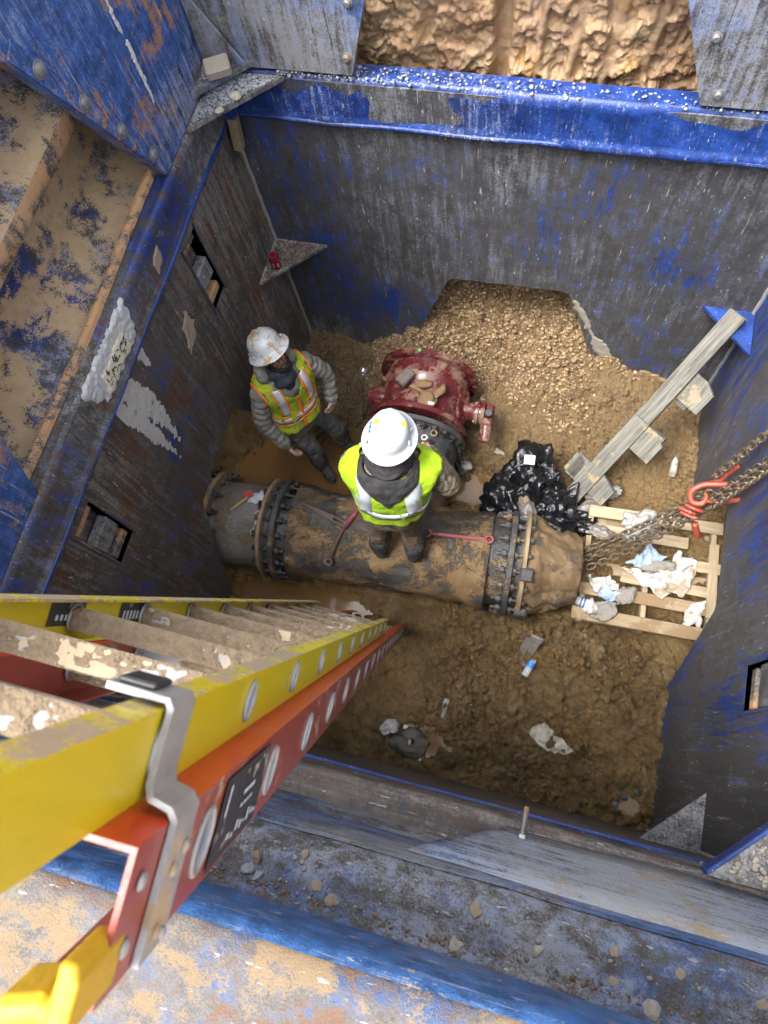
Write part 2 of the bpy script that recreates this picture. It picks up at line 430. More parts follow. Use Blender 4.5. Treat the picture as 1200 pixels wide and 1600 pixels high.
def stone_mat(name, a, b, rough=.85):
    s = NT(name); g = s.n.new('ShaderNodeNewGeometry').outputs['Random Per Island']
    rp = s.n.new('ShaderNodeValToRGB'); s.l.new(g, rp.inputs[0])
    rp.color_ramp.elements[0].color = (*a, 1); rp.color_ramp.elements[1].color = (*b, 1)
    c = s.mix(s.math('MULTIPLY', s.noise(60, 4, .6), .6), rp.outputs[0], tuple(k * .5 for k in a))
    return s.out(c, rough, 0, s.bump(s.noise(150, 4), .3, .004))
M['gravel'] = stone_mat('gravel_tan', (.12, .074, .036), (.45, .315, .18), .95)
M['gravel_dark'] = stone_mat('gravel_dark', (.07, .045, .025), (.22, .15, .085), .6)
M['gravel_grey'] = stone_mat('gravel_grey', (.15, .165, .19), (.38, .40, .43))
M['stone_pale'] = stone_mat('stone_pale', (.30, .265, .215), (.44, .41, .36))
M['stone_brown'] = stone_mat('stone_brown', (.17, .12, .07), (.3, .22, .14))
def water():
    s = NT('muddy_water'); c = s.mix(s.noise(2.5, 4), (.10, .055, .020), (.15, .085, .033))
    return s.out(c, .07, 0, s.bump(s.noise(9, 3), .03, .01))
M['water'] = water()

# ================================================================== THE PLACE
XL, XR, YN, YB = -2.336, 1.35, -0.20, 3.49        # inner faces of the lower box
TOP = 2.93                                        # its top edge
X1, Y1, Z1 = V((1, 0, 0)), V((0, 1, 0)), V((0, 0, 1))

# ---- pit floor -----------------------------------------------------
PUD = [(-2.25, 1.98, .62, .36, .13), (-1.75, 2.28, .38, .3, .10), (-.34, 2.2, .26, .2, .085), (-.62, 2.17, .2, .1, .06), (-1.60, .93, .40, .10, .075), (-.44, .03, .2, .12, .085), (-.85, 2.1, .2, .2, .06)]
WATER_Z = -.045
def floor_z(x, y, fine=True):
    x = np.asarray(x, float); y = np.asarray(y, float)
    z = np.zeros_like(x) + .015
    bank = np.minimum(np.maximum(0, y - 3.04) * 1.0, 1.5) * sstep(-1.75, -1.1, x) * sstep(1.15, .35, x)
    z = z + bank + np.maximum(0, y - 3.3) * .5 * (1 - sstep(-1.75, -1.1, x) * sstep(1.15, .35, x))
    z = z + .10 * np.exp(-((x + .15) ** 2 / .5 + (y - 2.95) ** 2 / .12))
    z = z + .10 * sstep(.2, 1.3, x) * sstep(.9, .2, np.abs(y - 2.45) - .2)
    z = z + .10 * sstep(.35, 1.2, x) * sstep(1.4, .8, y)
    z = z + .09 * np.exp(-((x - .25) ** 2 / .22 + (y - 1.12) ** 2 / .05))
    z = z + .9 * sstep(XL - .05, XL - .7, x) * sstep(1.0, 2.6, np.abs(y - 1.5) + .9) + 1.1 * sstep(XR + .4, XR + 1.0, x)
    z = z - .10 * np.exp(-((x + 1.5) ** 2 / .8 + (y - .92) ** 2 / .03)) + .24 * np.exp(-((x - .56) ** 2 / .035 + (y - 1.56) ** 2 / .09))
    for (cx, cy, rx, ry, d) in PUD:
        e = ((x - cx) / rx) ** 2 + ((y - cy) / ry) ** 2
        z = z - d * np.exp(-e ** 2 * .8)
    P = np.stack([x, y, x * 0], -1)
    rough = .50 + .60 * sstep(-.9, .3, x) * sstep(1.5, 1.0, y) + .25 * sstep(1.9, 2.5, y)
    z = z + .035 * fbm(P * 2.1, 3, .5, 3)
    if fine:
        n = fbm(P * 6.5, 4, .55, 11)
        z = z + rough * .040 * n
        wob = .05 * vnoise(P * 9, 5) + .02 * vnoise(P * 25, 6); wob2 = .05 * vnoise(P * 9 + 31, 5) + .02 * vnoise(P * 25 + 31, 6)
        c0 = clods(x + wob, y + wob2, .16, 2); c = clods(x + wob, y + wob2, .08, 4); c2 = clods(x - wob, y + wob2, .04, 9)
        c3 = 0
        z = z + rough * (.095 * c0 + .085 * c + .046 * c2) - rough * .13
        z = z - .035 * sstep(.72, .98, vnoise(P * 3.2 + 9, 8) * .5 + .5) * rough
    return z
gx = np.arange(-3.5, 2.5, .0105); gy = np.arange(-.6, 5.0, .0105)
GX, GY = np.meshgrid(gx, gy, indexing='xy')
o = bpy.data.objects.new('ground', heightgrid('ground', GX, GY, floor_z(GX, GY), M['mud'])); put(o, None, kind='structure')
for (cx, cy, hx, hy) in [(-2.3, 2.05, 1.1, .62), (-.4, 2.2, .55, .33), (-1.75, .93, .85, .26), (-.44, .03, .3, .17)]:
    b = MB(); b.grid([[V((cx + (i - 8) / 8 * hx, cy + (j - 8) / 8 * hy, WATER_Z)) for j in range(17)] for i in range(17)])
    b.build('puddle', M['water'], None, 'all', kind='structure')

# gravel bank coming in through the back opening
def scatter(n, fx, fy, lo, hi, sink=.25, keep=None):
    x = fx(n); y = fy(n)
    if keep is not None:
        k = keep(x, y); x, y = x[k], y[k]
    s = lo + (hi - lo) * rng.random(len(x)) ** 2
    z = floor_z(x, y) + s * (.5 - sink)
    return np.stack([x, y, z], -1), s
pt, sz = scatter(34000, lambda n: rng.uniform(-1.7, .8, n), lambda n: rng.uniform(2.75, 4.7, n), .005, .023, .4,
                 lambda x, y: rng.random(len(x)) < sstep(2.75, 3.45, y + .22 * fbm(np.stack([x * 2.3, y * 2.3, x * 0], -1), 3, .5, 6) + .25 * sstep(.0, .7, -x - .1)) * np.maximum(sstep(.55, .15, x), sstep(3.4, 3.5, y)) * (1 - .7 * sstep(.1, .5, fbm(np.stack([x * 2, y * 2, x * 0 + 4], -1), 3, .5, 31))))
put(bpy.data.objects.new('gravel', pebbles('gravel', pt, sz, M['gravel'])), None, label='tan crushed gravel bank spilling in through the back wall opening', cat='gravel', kind='stuff')
pt, sz = scatter(7000, lambda n: rng.uniform(-2.35, -1.2, n), lambda n: rng.uniform(2.35, 3.55, n), .006, .016, .4,
                 lambda x, y: rng.random(len(x)) < sstep(2.3, 2.8, y))
put(bpy.data.objects.new('gravel', pebbles('gravel', pt, sz, M['gravel_dark'])), None, label='dark wet gravel in the corner behind the worker beside the valve', cat='gravel', kind='stuff')
pt, sz = scatter(5000, lambda n: rng.uniform(-.7, 1.35, n), lambda n: rng.uniform(-.2, 3.4, n), .005, .013, .35,
                 lambda x, y: rng.random(len(x)) < sstep(.0, .5, fbm(np.stack([x * 1.7, y * 1.7, x * 0 + 2], -1), 3, .5, 41)))
put(bpy.data.objects.new('gravel', pebbles('gravel', pt, sz, M['stone_brown'])), None, label='loose brown grit and clods scattered over the muddy floor', cat='gravel', kind='stuff')

mudclods = []
for n_, lo_, hi_, x0_, x1_, y0_, y1_ in ((6000, .010, .036, -.5, 1.36, -.19, 1.25), (3000, .010, .030, .15, 1.36, 1.9, 3.3), (1800, .008, .024, -2.2, -.5, -.15, .75)):
    pt, sz = scatter(n_, lambda n: rng.uniform(x0_, x1_, n), lambda n: rng.uniform(y0_, y1_, n), lo_, hi_, .55,
                     lambda x, y: rng.random(len(x)) < sstep(-.55, .25, fbm(np.stack([x * 3.1, y * 3.1, x * 0 + 7], -1), 3, .5, 91)))
    mudclods.append((pt, sz))
pt = np.concatenate([q[0] for q in mudclods]); sz = np.concatenate([q[1] for q in mudclods])
put(bpy.data.objects.new('mud_clods', pebbles('mud_clods', pt, sz, M['mud'], .8)), None, label='clumps of wet brown mud covering the pit floor', cat='mud', kind='stuff')

# ---- soil round the shoring ----------------------------------------
GZ = 4.62
b = MB(); B0 = [(-3.3, -1.0), (2.0, -1.0), (2.0, 4.35), (-3.3, 4.35)]; B2 = [(-800, -800), (800, -800), (800, 800), (-800, 800)]
vs = [V((x, y, GZ)) for x, y in B0] + [V((x, y, GZ)) for x, y in B2]
b.add(vs, [(i, (i + 1) % 4, 4 + (i + 1) % 4, 4 + i) for i in range(4)])
b.build('ground', M['rock'], None, kind='structure')
# cut rock face behind the back opening, with the tooth grooves of the bucket
rx = np.arange(-2.2, 1.3, .010); rz = np.arange(2.5, GZ + .03, .010)
RX, RZ = np.meshgrid(rx, rz, indexing='xy')
P = np.stack([RX * 1.0, RZ * .9, RX * 0], -1)
wx, wz = RX + .05 * fbm(P * 6, 3, .6, 3), RZ + .05 * fbm(P * 6, 3, .6, 4)
right = sstep(-.75, -.55, RX)
RY = 3.98 + (.03 + .035 * right) * facets(wx, wz * 1.3, .26, 12) + (.018 + .012 * right) * facets(wx, wz, .10, 15) + .010 * facets(RX, RZ, .035, 16) + .018 * fbm(P * 12, 4, .62, 61) - .05 * fbm(P * 1.7, 2, .5, 71)
lean = -.10
for k, (gx0, w, dp) in enumerate([(-.62, .050, .13), (-.40, .022, .04), (-.20, .030, .05), (.02, .034, .06), (.235, .034, .06)]):
    xc = gx0 + lean * (3.2 - RZ) + .014 * vnoise(np.stack([RZ * 3, RZ * 0 + k, RZ * 0], -1), 2)
    g = np.exp(-((RX - xc) / w) ** 4)
    RY = RY * (1 - g) + (3.96 + dp + .010 * fbm(P * 14, 2, .5, 81)) * g
RY = RY + .3 * np.clip(RZ - 3.9, 0, 1)
put(bpy.data.objects.new('excavated_rock_face', heightgrid('excavated_rock_face', RX, RY, RZ, M['rock'])), None, kind='structure')
b = MB()   # plain soil sides of the excavation, hidden behind the steel
for (p0, p1) in [((-3.3, -1.0), (-3.3, 4.35)), ((2.0, -1.0), (2.0, 4.35)), ((-3.3, -1.0), (2.0, -1.0)), ((-3.3, 4.35), (2.0, 4.35))]:
    b.add([V((*p0, -.5)), V((*p1, -.5)), V((*p1, GZ)), V((*p0, GZ))], [(0, 1, 2, 3)])
b.build('ground', M['rock'], None, kind='structure')

# ---- lower trench box ------------------------------------------------
box = thing('trench_box', (-.49, 1.65, 0), 'lower blue steel trench box with dark worn inner walls around the pipe', 'trench box')
TH = .11
def wall(name, o, ux, dep, a0, a1, z0, z1, notch, holes, mat, parent):
    out = [(a0, z0)]
    for q in notch: out.append(q)
    out += [(a1, z0), (a1, z1), (a0, z1)]
    return MB().prism(out, holes, o, ux, Z1, dep, 0).build(name, mat, parent)
PK1, PK2 = (2.47, 2.67, 1.93, 2.53), (.60, .81, 1.96, 2.52)
rect = lambda q: [(q[0], q[2]), (q[1], q[2]), (q[1], q[3]), (q[0], q[3])]
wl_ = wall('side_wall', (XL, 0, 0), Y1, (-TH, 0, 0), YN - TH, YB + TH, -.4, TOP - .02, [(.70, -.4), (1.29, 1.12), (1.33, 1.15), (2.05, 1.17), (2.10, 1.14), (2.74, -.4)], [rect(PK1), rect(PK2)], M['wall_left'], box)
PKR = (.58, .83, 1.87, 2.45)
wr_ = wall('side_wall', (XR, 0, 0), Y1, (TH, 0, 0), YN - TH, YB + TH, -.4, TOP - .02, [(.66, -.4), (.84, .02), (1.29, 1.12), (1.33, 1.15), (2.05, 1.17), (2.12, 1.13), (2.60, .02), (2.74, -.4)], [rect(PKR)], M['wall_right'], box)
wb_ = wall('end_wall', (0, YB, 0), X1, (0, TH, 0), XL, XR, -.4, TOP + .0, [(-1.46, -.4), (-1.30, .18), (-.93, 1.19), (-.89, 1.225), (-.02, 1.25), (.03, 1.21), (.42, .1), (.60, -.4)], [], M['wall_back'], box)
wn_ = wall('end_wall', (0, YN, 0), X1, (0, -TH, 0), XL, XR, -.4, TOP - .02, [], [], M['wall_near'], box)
# top rails: flat band, half-round bead under it, rolled lip on top
def rail(name, o, n, along, mat, wob=.012, lip=.05, seed=0):
    pr = [(0, 2.60), (.018, 2.612), (.03, 2.635), (.026, 2.665), (.016, 2.68), (.014, 2.70), (.014, TOP - .05)]
    for k in range(7):
        a = math.pi * k / 6 * .62
        pr.append((.014 - lip * (1 - math.cos(a)) * .6, TOP - .05 + lip * math.sin(a) * 1.05))
    pr.append((-.13, TOP + .004)); pr.append((-.135, TOP - .1))
    b = MB(); b.sweep(pr, o, n, Z1, along, 0, 44, wob, seed)
    return b.build(name, mat, box, 55)
rail('top_rail', (XL, YN + .002, 0), X1, (0, YB - YN, 0), M['band'], .010, .05, 1)
rail('top_rail', (XL + .03, YB, .02), -Y1, (XR - XL - .06, 0, 0), M['band_back'], .022, .06, 2)
rail('top_rail', (XR, YN + .002, 0), -X1, (0, YB - YN, 0), M['band'], .010, .05, 3)
rail('top_rail', (XL + .03, YN, 0), Y1, (XR - XL - .06, 0, 0), M['wall_near'], .008, .05, 4)
for (a, c_, m_) in (((XL + .026, YN + .03, 2.645), (XL + .026, YB - .03, 2.645), 'blue_bar'), ((XL + .03, YB - .030, 2.665), (XR - .03, YB - .030, 2.665), 'band_back'), ((XR - .026, YN + .03, 2.645), (XR - .026, YB - .03, 2.645), 'blue_bar'), ((XL + .03, YN + .026, 2.645), (XR - .03, YN + .026, 2.645), 'blue_bar')):
    a, c_ = V(a), V(c_); n_ = 50
    MB().tube([a.lerp(c_, k / n_) + Z1 * .006 * math.sin(k * .5) for k in range(n_ + 1)], .013, 8).build('bead', M[m_], box, True)
# rusty rolled edge on the outside of the left rail
b = MB(); b.tube([(XL - .10, y, TOP + .012 + .012 * math.sin(y * 3)) for y in np.linspace(.0, 3.3, 24)], .032, 8); b.build('rolled_edge', M['rib_face'], box, True)
# weld seams in the corners
for (x, y) in [(XL + .012, YB - .012), (XR - .012, YB - .012), (XR - .012, YN + .012), (XL + .012, YN + .012)]:
    b = MB(); b.tube([(x + .003 * math.sin(z * 31), y, z) for z in np.linspace(-.1, 2.58, 40)], [.013 + .004 * random.random() for _ in range(40)], 6); b.build('weld_seam', M['weld'], box, True)
# corner gussets: triangular plates
def gusset(cx, cy, sx, sy, z, leg, mat, parent, th=.028, name='gusset', flange=None):
    b = MB(); e = .004
    b.prism([(sx * e, sy * e), (sx * leg, sy * e), (sx * e, sy * leg)], [], (cx, cy, z), X1, Y1, (0, 0, -th))
    g = b.build(name, mat, parent)
    if flange:
        d = V((-sx * leg, sy * leg, 0)).normalized(); c = V((cx + sx * leg / 2, cy + sy * leg / 2, z - flange / 2 + .006))
        nn = V((sx, sy, 0)).normalized()
        MB().box(c + nn * .008, (leg * 1.38, .016, flange), Matrix((d, nn, Z1)).transposed(), 0, .003).build('gusset_edge', M['blue_bar'], g)
    return g
gusset(XL, YB, 1, -1, 1.44, .44, M['gusset'], box)
gusset(XR, YB, -1, -1, 1.31, .36, M['blue_bar'], box)
gusset(XR, YN, -1, 1, 1.40, .34, M['gusset'], box)
gusset(XL, YN, 1, 1, 1.40, .40, M['gusset'], box)
gusset(XL, YB, 1, -1, 2.95, .47, M['gusset'], box, .03)
gusset(XR, YN, -1, 1, 2.955, .42, M['gusset'], box, .03, flange=.085)
gusset(XR, YB, -1, -1, 2.95, .42, M['gusset'], box, .03)
# wooden peg hanging in a bracket under the back-left gusset
pg = MB().box((-2.255, 3.395, 2.80), (.10, .10, .16), None, 0, .006).build('bracket', M['blue_bar'], box)
MB().box((-2.262, 3.40, 2.60), (.065, .075, .32), Matrix.Rotation(.12, 3, 'Y'), 0, .012).build('peg', simple('weathered_wood', (.22, .17, .11), .85, 0, .4, 30, .4), box)
# pin pockets in the left and right walls: recessed box with a blue divider tube
def pocket(wx, sx, q, parent):
    y0, y1, z0, z1 = q; d = .09
    b = MB()
    b.add([V((wx, y, z)) for y, z in ((y0, z0), (y1, z0), (y1, z1), (y0, z1))] + [V((wx + sx * d, y, z)) for y, z in ((y0, z0), (y1, z0), (y1, z1), (y0, z1))],
          [(0, 1, 5, 4), (1, 2, 6, 5), (2, 3, 7, 6), (3, 0, 4, 7), (4, 5, 6, 7)])
    p = b.build('pin_pocket', M['wall_left'], parent)
    MB().box((wx + sx * .045, (y0 + y1) / 2, z0 + (z1 - z0) * .42), (.07, y1 - y0 - .01, .16), None, 0, .01).build('pin_tube', M['gusset'], p)
    MB().box((wx + sx * .05, (y0 + y1) / 2, z1 - .05), (.07, y1 - y0 - .02, .05), None, 0, .008).build('pin_tube', M['rib_face'], p)
    MB().box((wx + sx * .06, (y0 + y1) / 2, z0 + .045), (.08, y1 - y0 - .02, .07), None, 0, .01).build('mud_clod', M['rib_face'], p)
    for y in (y0 - .008, y1 + .008):
        MB().box((wx - sx * .006, y, (z0 + z1) / 2), (.014, .016, z1 - z0 + .06), None, 0, .003).build('pocket_frame', M['band'], p)
pocket(XL - .001, -1, PK1, box); pocket(XL - .001, -1, PK2, box); pocket(XR + .001, 1, PKR, box)

# dried cement label and runs on the left rail
def crust(name, poly, x, mat, parent, th=.012, cell=.014, seed=0, amp=.010):
    """lumpy crust over a polygon given in (y, z) on the plane x"""
    ys = [q[0] for q in poly]; zs = [q[1] for q in poly]
    ny = int((max(ys) - min(ys)) / cell) + 2; nz = int((max(zs) - min(zs)) / cell) + 2
    Yg, Zg = np.meshgrid(np.linspace(min(ys), max(ys), ny), np.linspace(min(zs), max(zs), nz), indexing='ij')
    n = len(poly); ins = np.zeros(Yg.shape, bool); dist = np.full(Yg.shape, 9.)
    for i in range(n):
        (ya, za), (yb, zb) = poly[i], poly[(i + 1) % n]
        c = ((za > Zg) != (zb > Zg)) & (Yg < (yb - ya) * (Zg - za) / (zb - za + 1e-12) + ya); ins ^= c
        t = np.clip(((Yg - ya) * (yb - ya) + (Zg - za) * (zb - za)) / ((yb - ya) ** 2 + (zb - za) ** 2), 0, 1)
        dist = np.minimum(dist, np.hypot(Yg - ya - t * (yb - ya), Zg - za - t * (zb - za)))
    dist = np.where(ins, dist, -dist)
    P = np.stack([Yg * 1., Zg * 1., Yg * 0 + seed], -1)
    dist = dist + .016 * fbm(P * 30, 3, .6, seed)
    h = np.clip(dist / .012, -1, 1) * th + amp * fbm(P * 45, 3, .6, seed + 5) * (dist > 0)
    vs = np.stack([x + h, Yg, Zg], -1).reshape(-1, 3); ii = np.arange(ny * nz).reshape(ny, nz)
    fs = np.stack([ii[:-1, :-1], ii[:-1, 1:], ii[1:, 1:], ii[1:, :-1]], -1).reshape(-1, 4)
    keep = (dist.reshape(-1)[fs] > -.006).any(1); fs = fs[keep]
    used, inv = np.unique(fs, return_inverse=True)
    return put(bpy.data.objects.new(name, np_mesh(name, vs[used], inv.reshape(-1, 4), mat, True)), parent)
M['cement'] = simple('dried_cement', (.50, .52, .55), .95, 0, .15, 60, .5)
M['label'] = simple('label_paint', (.72, .68, .55), .8, 0, .12, 80, .4, .16, (.03, .03, .03), 46)
crust('cement_crust', [(1.86, 2.93), (1.80, 2.70), (1.36, 2.69), (1.25, 2.90), (1.30, 2.95)], XL + .016, M['cement'], box, .007, .008, 1, .004)
lab = crust('label_panel', [(1.72, 2.86), (1.70, 2.715), (1.38, 2.715), (1.42, 2.86)], XL + .022, M['label'], box, .006, .010, 2, .0015)
b = MB()   # worn, unreadable dark strokes left of the stencilled marking
for k in range(34):
    y = random.uniform(1.42, 1.70); z = random.uniform(2.735, 2.84); a = random.choice([0, .4, 1.2, 1.57, 2.4]); L = random.uniform(.012, .04)
    d = V((0, math.cos(a), math.sin(a))); c = V((XL + .0315, y, z)); w = V((0, -d.z, d.y)) * .0035
    b.add([c - d * L / 2 - w, c + d * L / 2 - w, c + d * L / 2 + w, c - d * L / 2 + w], [(0, 1, 2, 3)])
b.build('stencil_strokes', simple('stencil_black', (.03, .03, .035), .8), lab)
M['cement2'] = simple('cement_run', (.47, .475, .48), .95, 0, .3, 60, .6, .3, (.16, .14, .13), 20)
crust('cement_run', [(1.57, 2.60), (1.62, 2.30), (1.60, 2.10), (1.53, 1.76), (1.51, 2.0), (1.475, 2.2), (1.41, 2.58)], XL, M['cement2'], box, .004, .010, 3, .002)
crust('cement_run', [(1.40, 2.60), (1.46, 2.36), (1.47, 2.1), (1.44, 1.68), (1.40, 1.95), (1.36, 2.2), (1.325, 2.58)], XL, M['cement2'], box, .004, .010, 4, .002)
crust('cement_run', [(1.74, 2.68), (1.77, 2.56), (1.74, 2.36), (1.70, 2.5), (1.69, 2.62)], XL, M['cement2'], box, .004, .010, 5, .002)
M['mudsplat'] = simple('mud_splat', (.30, .255, .19), .95, 0, .2, 40, .4)
crust('mud_splat', [(2.21, 2.30), (2.25, 2.15), (2.17, 2.04), (2.05, 2.03), (2.10, 2.2)], XL, M['mudsplat'], box, .006, .010, 6, .004)
crust('mud_splat', [(2.30, 2.83), (2.28, 2.72), (2.19, 2.70), (2.20, 2.80)], XL + .016, M['mudsplat'], box, .004, .010, 7, .003)
# mud plastered on the foot of the back wall
def crust_y(name, poly, y, mat, parent, **k):
    o = crust(name, [(-q[0], q[1]) for q in poly], 0, mat, parent, **k)
    me = o.data; co = np.empty(len(me.vertices) * 3, np.float32); me.vertices.foreach_get('co', co); co = co.reshape(-1, 3)
    co = np.stack([-co[:, 1], y - co[:, 0], co[:, 2]], -1); me.vertices.foreach_set('co', co.astype(np.float32).ravel()); me.flip_normals() if hasattr(me, 'flip_normals') else None
    me.update(); return o
M['mudwall'] = simple('mud_plaster', (.25, .165, .085), .8, 0, .3, 14, .5)
crust_y('mud_splat', [(.43, .12), (.52, .20), (.66, .13), (.76, .30), (.92, .26), (1.02, .20), (1.2, .1), (1.2, -.2), (.43, -.2)], YB, M['mudwall'], box, th=.012, cell=.016, seed=8, amp=.006)
M['paleclay'] = simple('pale_clay', (.30, .27, .22), .85, 0, .2, 30, .4)
crust_y('clay_smear', [(.06, 1.16), (.16, 1.08), (.20, .96), (.30, .72), (.42, .60), (.50, .40), (.42, .33), (.32, .5), (.24, .74), (.12, 1.0)], YB, M['paleclay'], box, th=.005, cell=.014, seed=9, amp=.003)

# loose crushed stone lying on the rails and gussets
def ledge(name, n, fn, lo, hi, mat, label):
    pts = np.array([fn() for _ in range(n)]); s = lo + (hi - lo) * rng.random(n) ** 2
    put(bpy.data.objects.new(name, pebbles(name, pts, s, mat)), None, label=label, cat='gravel', kind='stuff')
def tri_pt(cx, cy, sx, sy, leg, z):
    u, v = random.random(), random.random()
    if u + v > 1: u, v = 1 - u, 1 - v
    return (cx + sx * (.02 + u * (leg - .03)), cy + sy * (.02 + v * (leg - .03)), z)
ledge('gravel', 900, lambda: tri_pt(XL, YB, 1, -1, .45, 2.957), .006, .017, M['gravel_grey'], 'pale blue-grey crushed stone on the upper back corner gusset')
ledge('gravel', 520, lambda: tri_pt(XL, YB, 1, -1, .42, 1.444), .004, .012, M['gravel_dark'], 'dark grit on the lower back corner gusset around the can')
ledge('gravel', 260, lambda: tri_pt(XR, YN, -1, 1, .38, 2.96), .005, .016, M['stone_pale'], 'pale muddy grit on the upper gusset nearest the camera')
ledge('gravel', 120, lambda: tri_pt(XR, YN, -1, 1, .32, 1.403), .004, .014, M['gravel_grey'], 'white crumbs on the lower gusset nearest the camera')
ledge('gravel', 800, lambda: (max(-2.0, min(1.1, -1.9 + 3.0 * random.random() ** 2.6)), YB + random.uniform(.0, .10), TOP + .03 + random.uniform(-.012, .012)), .004, .014, M['gravel_grey'], 'pale crushed stone lying along the top edge of the back wall')
for k, (x, y, s) in enumerate([(-2.10, 3.28, .032), (-2.16, 3.16, .022)]):
    rock('stone', (x, y, 2.975), (s * 1.3, s, s * .5), 40 + k, M['stone_pale'], k, None, label=['larger cream flat stone on the grey gravel of the corner gusset', 'smaller cream stone on the grey gravel of the corner gusset'][k], cat='stone')
M['ledge_mud'] = M['stone_brown']

# ---- upper trench box --------------------------------------------------
ub = thing('trench_box', (-.49, 1.65, 2.95), 'upper blue steel trench box stacked on the lower one, seen as scratched plates', 'trench box')
UT = 4.9
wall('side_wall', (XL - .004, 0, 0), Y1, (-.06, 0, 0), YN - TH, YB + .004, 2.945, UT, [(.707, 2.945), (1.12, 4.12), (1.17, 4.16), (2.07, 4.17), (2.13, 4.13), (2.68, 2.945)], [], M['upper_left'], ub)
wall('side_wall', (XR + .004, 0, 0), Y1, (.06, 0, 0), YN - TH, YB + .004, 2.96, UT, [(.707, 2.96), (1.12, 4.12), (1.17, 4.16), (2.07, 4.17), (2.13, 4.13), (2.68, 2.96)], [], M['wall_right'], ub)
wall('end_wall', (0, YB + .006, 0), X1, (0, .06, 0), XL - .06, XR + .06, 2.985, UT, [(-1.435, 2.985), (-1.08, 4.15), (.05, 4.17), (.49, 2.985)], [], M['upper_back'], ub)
# doubler strip and lifting bolts along the left cut-out
def bolt_head(p, n, mat, parent, r=.026, name='bolt', h=.016):
    b = MB(); b.lathe([(r * 1.5, 0), (r * 1.5, .005), (r, .0055), (r, h), (r * .7, h + .004)], p, n, 6 if r < .02 else 16); return b.build(name, mat, parent, 30)
e0, e1 = V((XL + .0, 2.68, 2.945)), V((XL + .0, 2.13, 4.13)); ed = (e1 - e0).normalized(); en = V((0, ed.z, -ed.y))
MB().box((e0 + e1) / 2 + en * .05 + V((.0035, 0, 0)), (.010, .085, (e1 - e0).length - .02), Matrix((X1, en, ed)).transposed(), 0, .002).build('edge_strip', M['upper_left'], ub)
for t in (.14, .38, .62, .86):
    bolt_head(e0 + (e1 - e0) * t + en * .055 + V((.009, 0, 0)), X1, M['bolt'], ub)
for (x, z) in [(.40, 3.37), (.56, 3.9), (-1.33, 3.42), (-1.39, 3.10), (.50, 3.06)]:
    bolt_head(V((x + (.06 if x > 0 else -.06), YB + .004, z)), -Y1, M['bolt'], ub, .02)
# upper corner gusset with its stiffener
gusset(XL, YB, 1, -1, 3.035, .30, M['gusset'], ub, .03)
MB().prism([(0, 0), (.26, 0), (.03, .42), (0, .42)], [], (XL + .012, YB - .05, 3.036), X1, Z1, (0, .016, 0)).build('stiffener', M['upper_back'], ub)
ledge('gravel', 130, lambda: tri_pt(XL, YB, 1, -1, .26, 3.042), .004, .014, M['gravel_grey'], 'pale stones on the small gusset of the upper box')
chunk = MB().box((0, 0, 0), (.15, .115, .07), Matrix.Rotation(.5, 3, 'Z') @ Matrix.Rotation(.12, 3, 'X'), 0, .012).build('concrete_chunk', M['paleclay'], None, label='grey concrete chunk lying on the upper corner gusset at top left', cat='concrete')
chunk.location = (-2.20, 3.36, 3.085)
# long white scrape on the left plate
crust('white_scrape', [(2.885, 3.84), (2.895, 3.55), (2.875, 3.27), (2.862, 3.27), (2.878, 3.55), (2.872, 3.84)], XL - .002, M['cement'], ub, .0035, .006, 12, .001)
# scuffed plate at the foot of the near end wall and the threaded bolt through it
pl = MB(); N = 26
up_, dn_ = [], []
for k in range(N):
    t = k / (N - 1)
    dn_.append(V((.20 + t * 1.14, YN - .015 - .006 * math.sin(t * 9), 2.96))); up_.append(V((-.16 + t * 1.56, -.334, 3.47)))
rows = [[a.lerp(b_, s) + V((0, .012 * math.sin(s * math.pi), 0)) for a, b_ in zip(dn_, up_)] for s in (0, .25, .5, .75, 1)]
pl.grid(rows); np_ = pl.build('end_plate', M['plate_near'], ub, 'all')
md = np_.modifiers.new('thick', 'SOLIDIFY'); md.thickness = .014
bx = V((.235, -.245, 3.05)); b = MB()
b.lathe([(.030, 0), (.030, .006), (.022, .0065), (.022, .022)], bx, Y1, 6)
pr = []
for k in range(22): pr += [(.0115, .022 + k * .0045), (.0095, .022 + k * .0045 + .00225)]
b.lathe(pr + [(.009, .123)], bx, Y1, 12); b.build('threaded_bolt', M['bolt'], ub, 30)

# ---- ribbed steel sheets behind the cut-outs ---------------------------
def rib_profile(levels, d, zmin, zmax):
    """(depth towards the pit, z) polyline; d = projection of the ribs"""
    pr = [(0, zmin)]
    for (z0, z1) in levels:
        pr += [(0, z0 - .07), (.02, z0 - .055), (d - .03, z0 - .012), (d - .008, z0), (d, z0 + .02), (d, z1 - .025), (d - .010, z1 - .006), (d - .03, z1 + .004), (d * .55, z1 + .035), (.035, z1 + .075), (.008, z1 + .10), (0, z1 + .14)]
    return pr + [(0, zmax)]
LEV = [(2.70, 2.885), (3.495, 3.625), (4.29, 4.44)]
def ribbed(label, o, n, along, mats, pr, strips):
    t = thing('ribbed_sheet', V(o) + V(along) * .5, label, 'steel sheet')
    sh = MB().sweep(pr, o, n, Z1, along, 0, 60, .008, 3).build('sheet', mats, t, 50)
    for mt, fp in strips:      # flat front flange of each rib
        MB().sweep(fp, o, n, Z1, along, 0, 60, .008, 3).build('rib_flange', mt, t, 40)
    return t
ribbed('muddy ribbed steel sheet behind the left cut-out, tan and blue', (-2.75, -.6, 0), X1, (0, 4.6, 0), M['rib_left'], rib_profile(LEV, .25, 2.2, 4.7),
       [(M['rib_face'], [(.251, z0 + .012), (.256, z0 + .018), (.256, z1 - .022), (.251, z1 - .016)]) for z0, z1 in LEV])
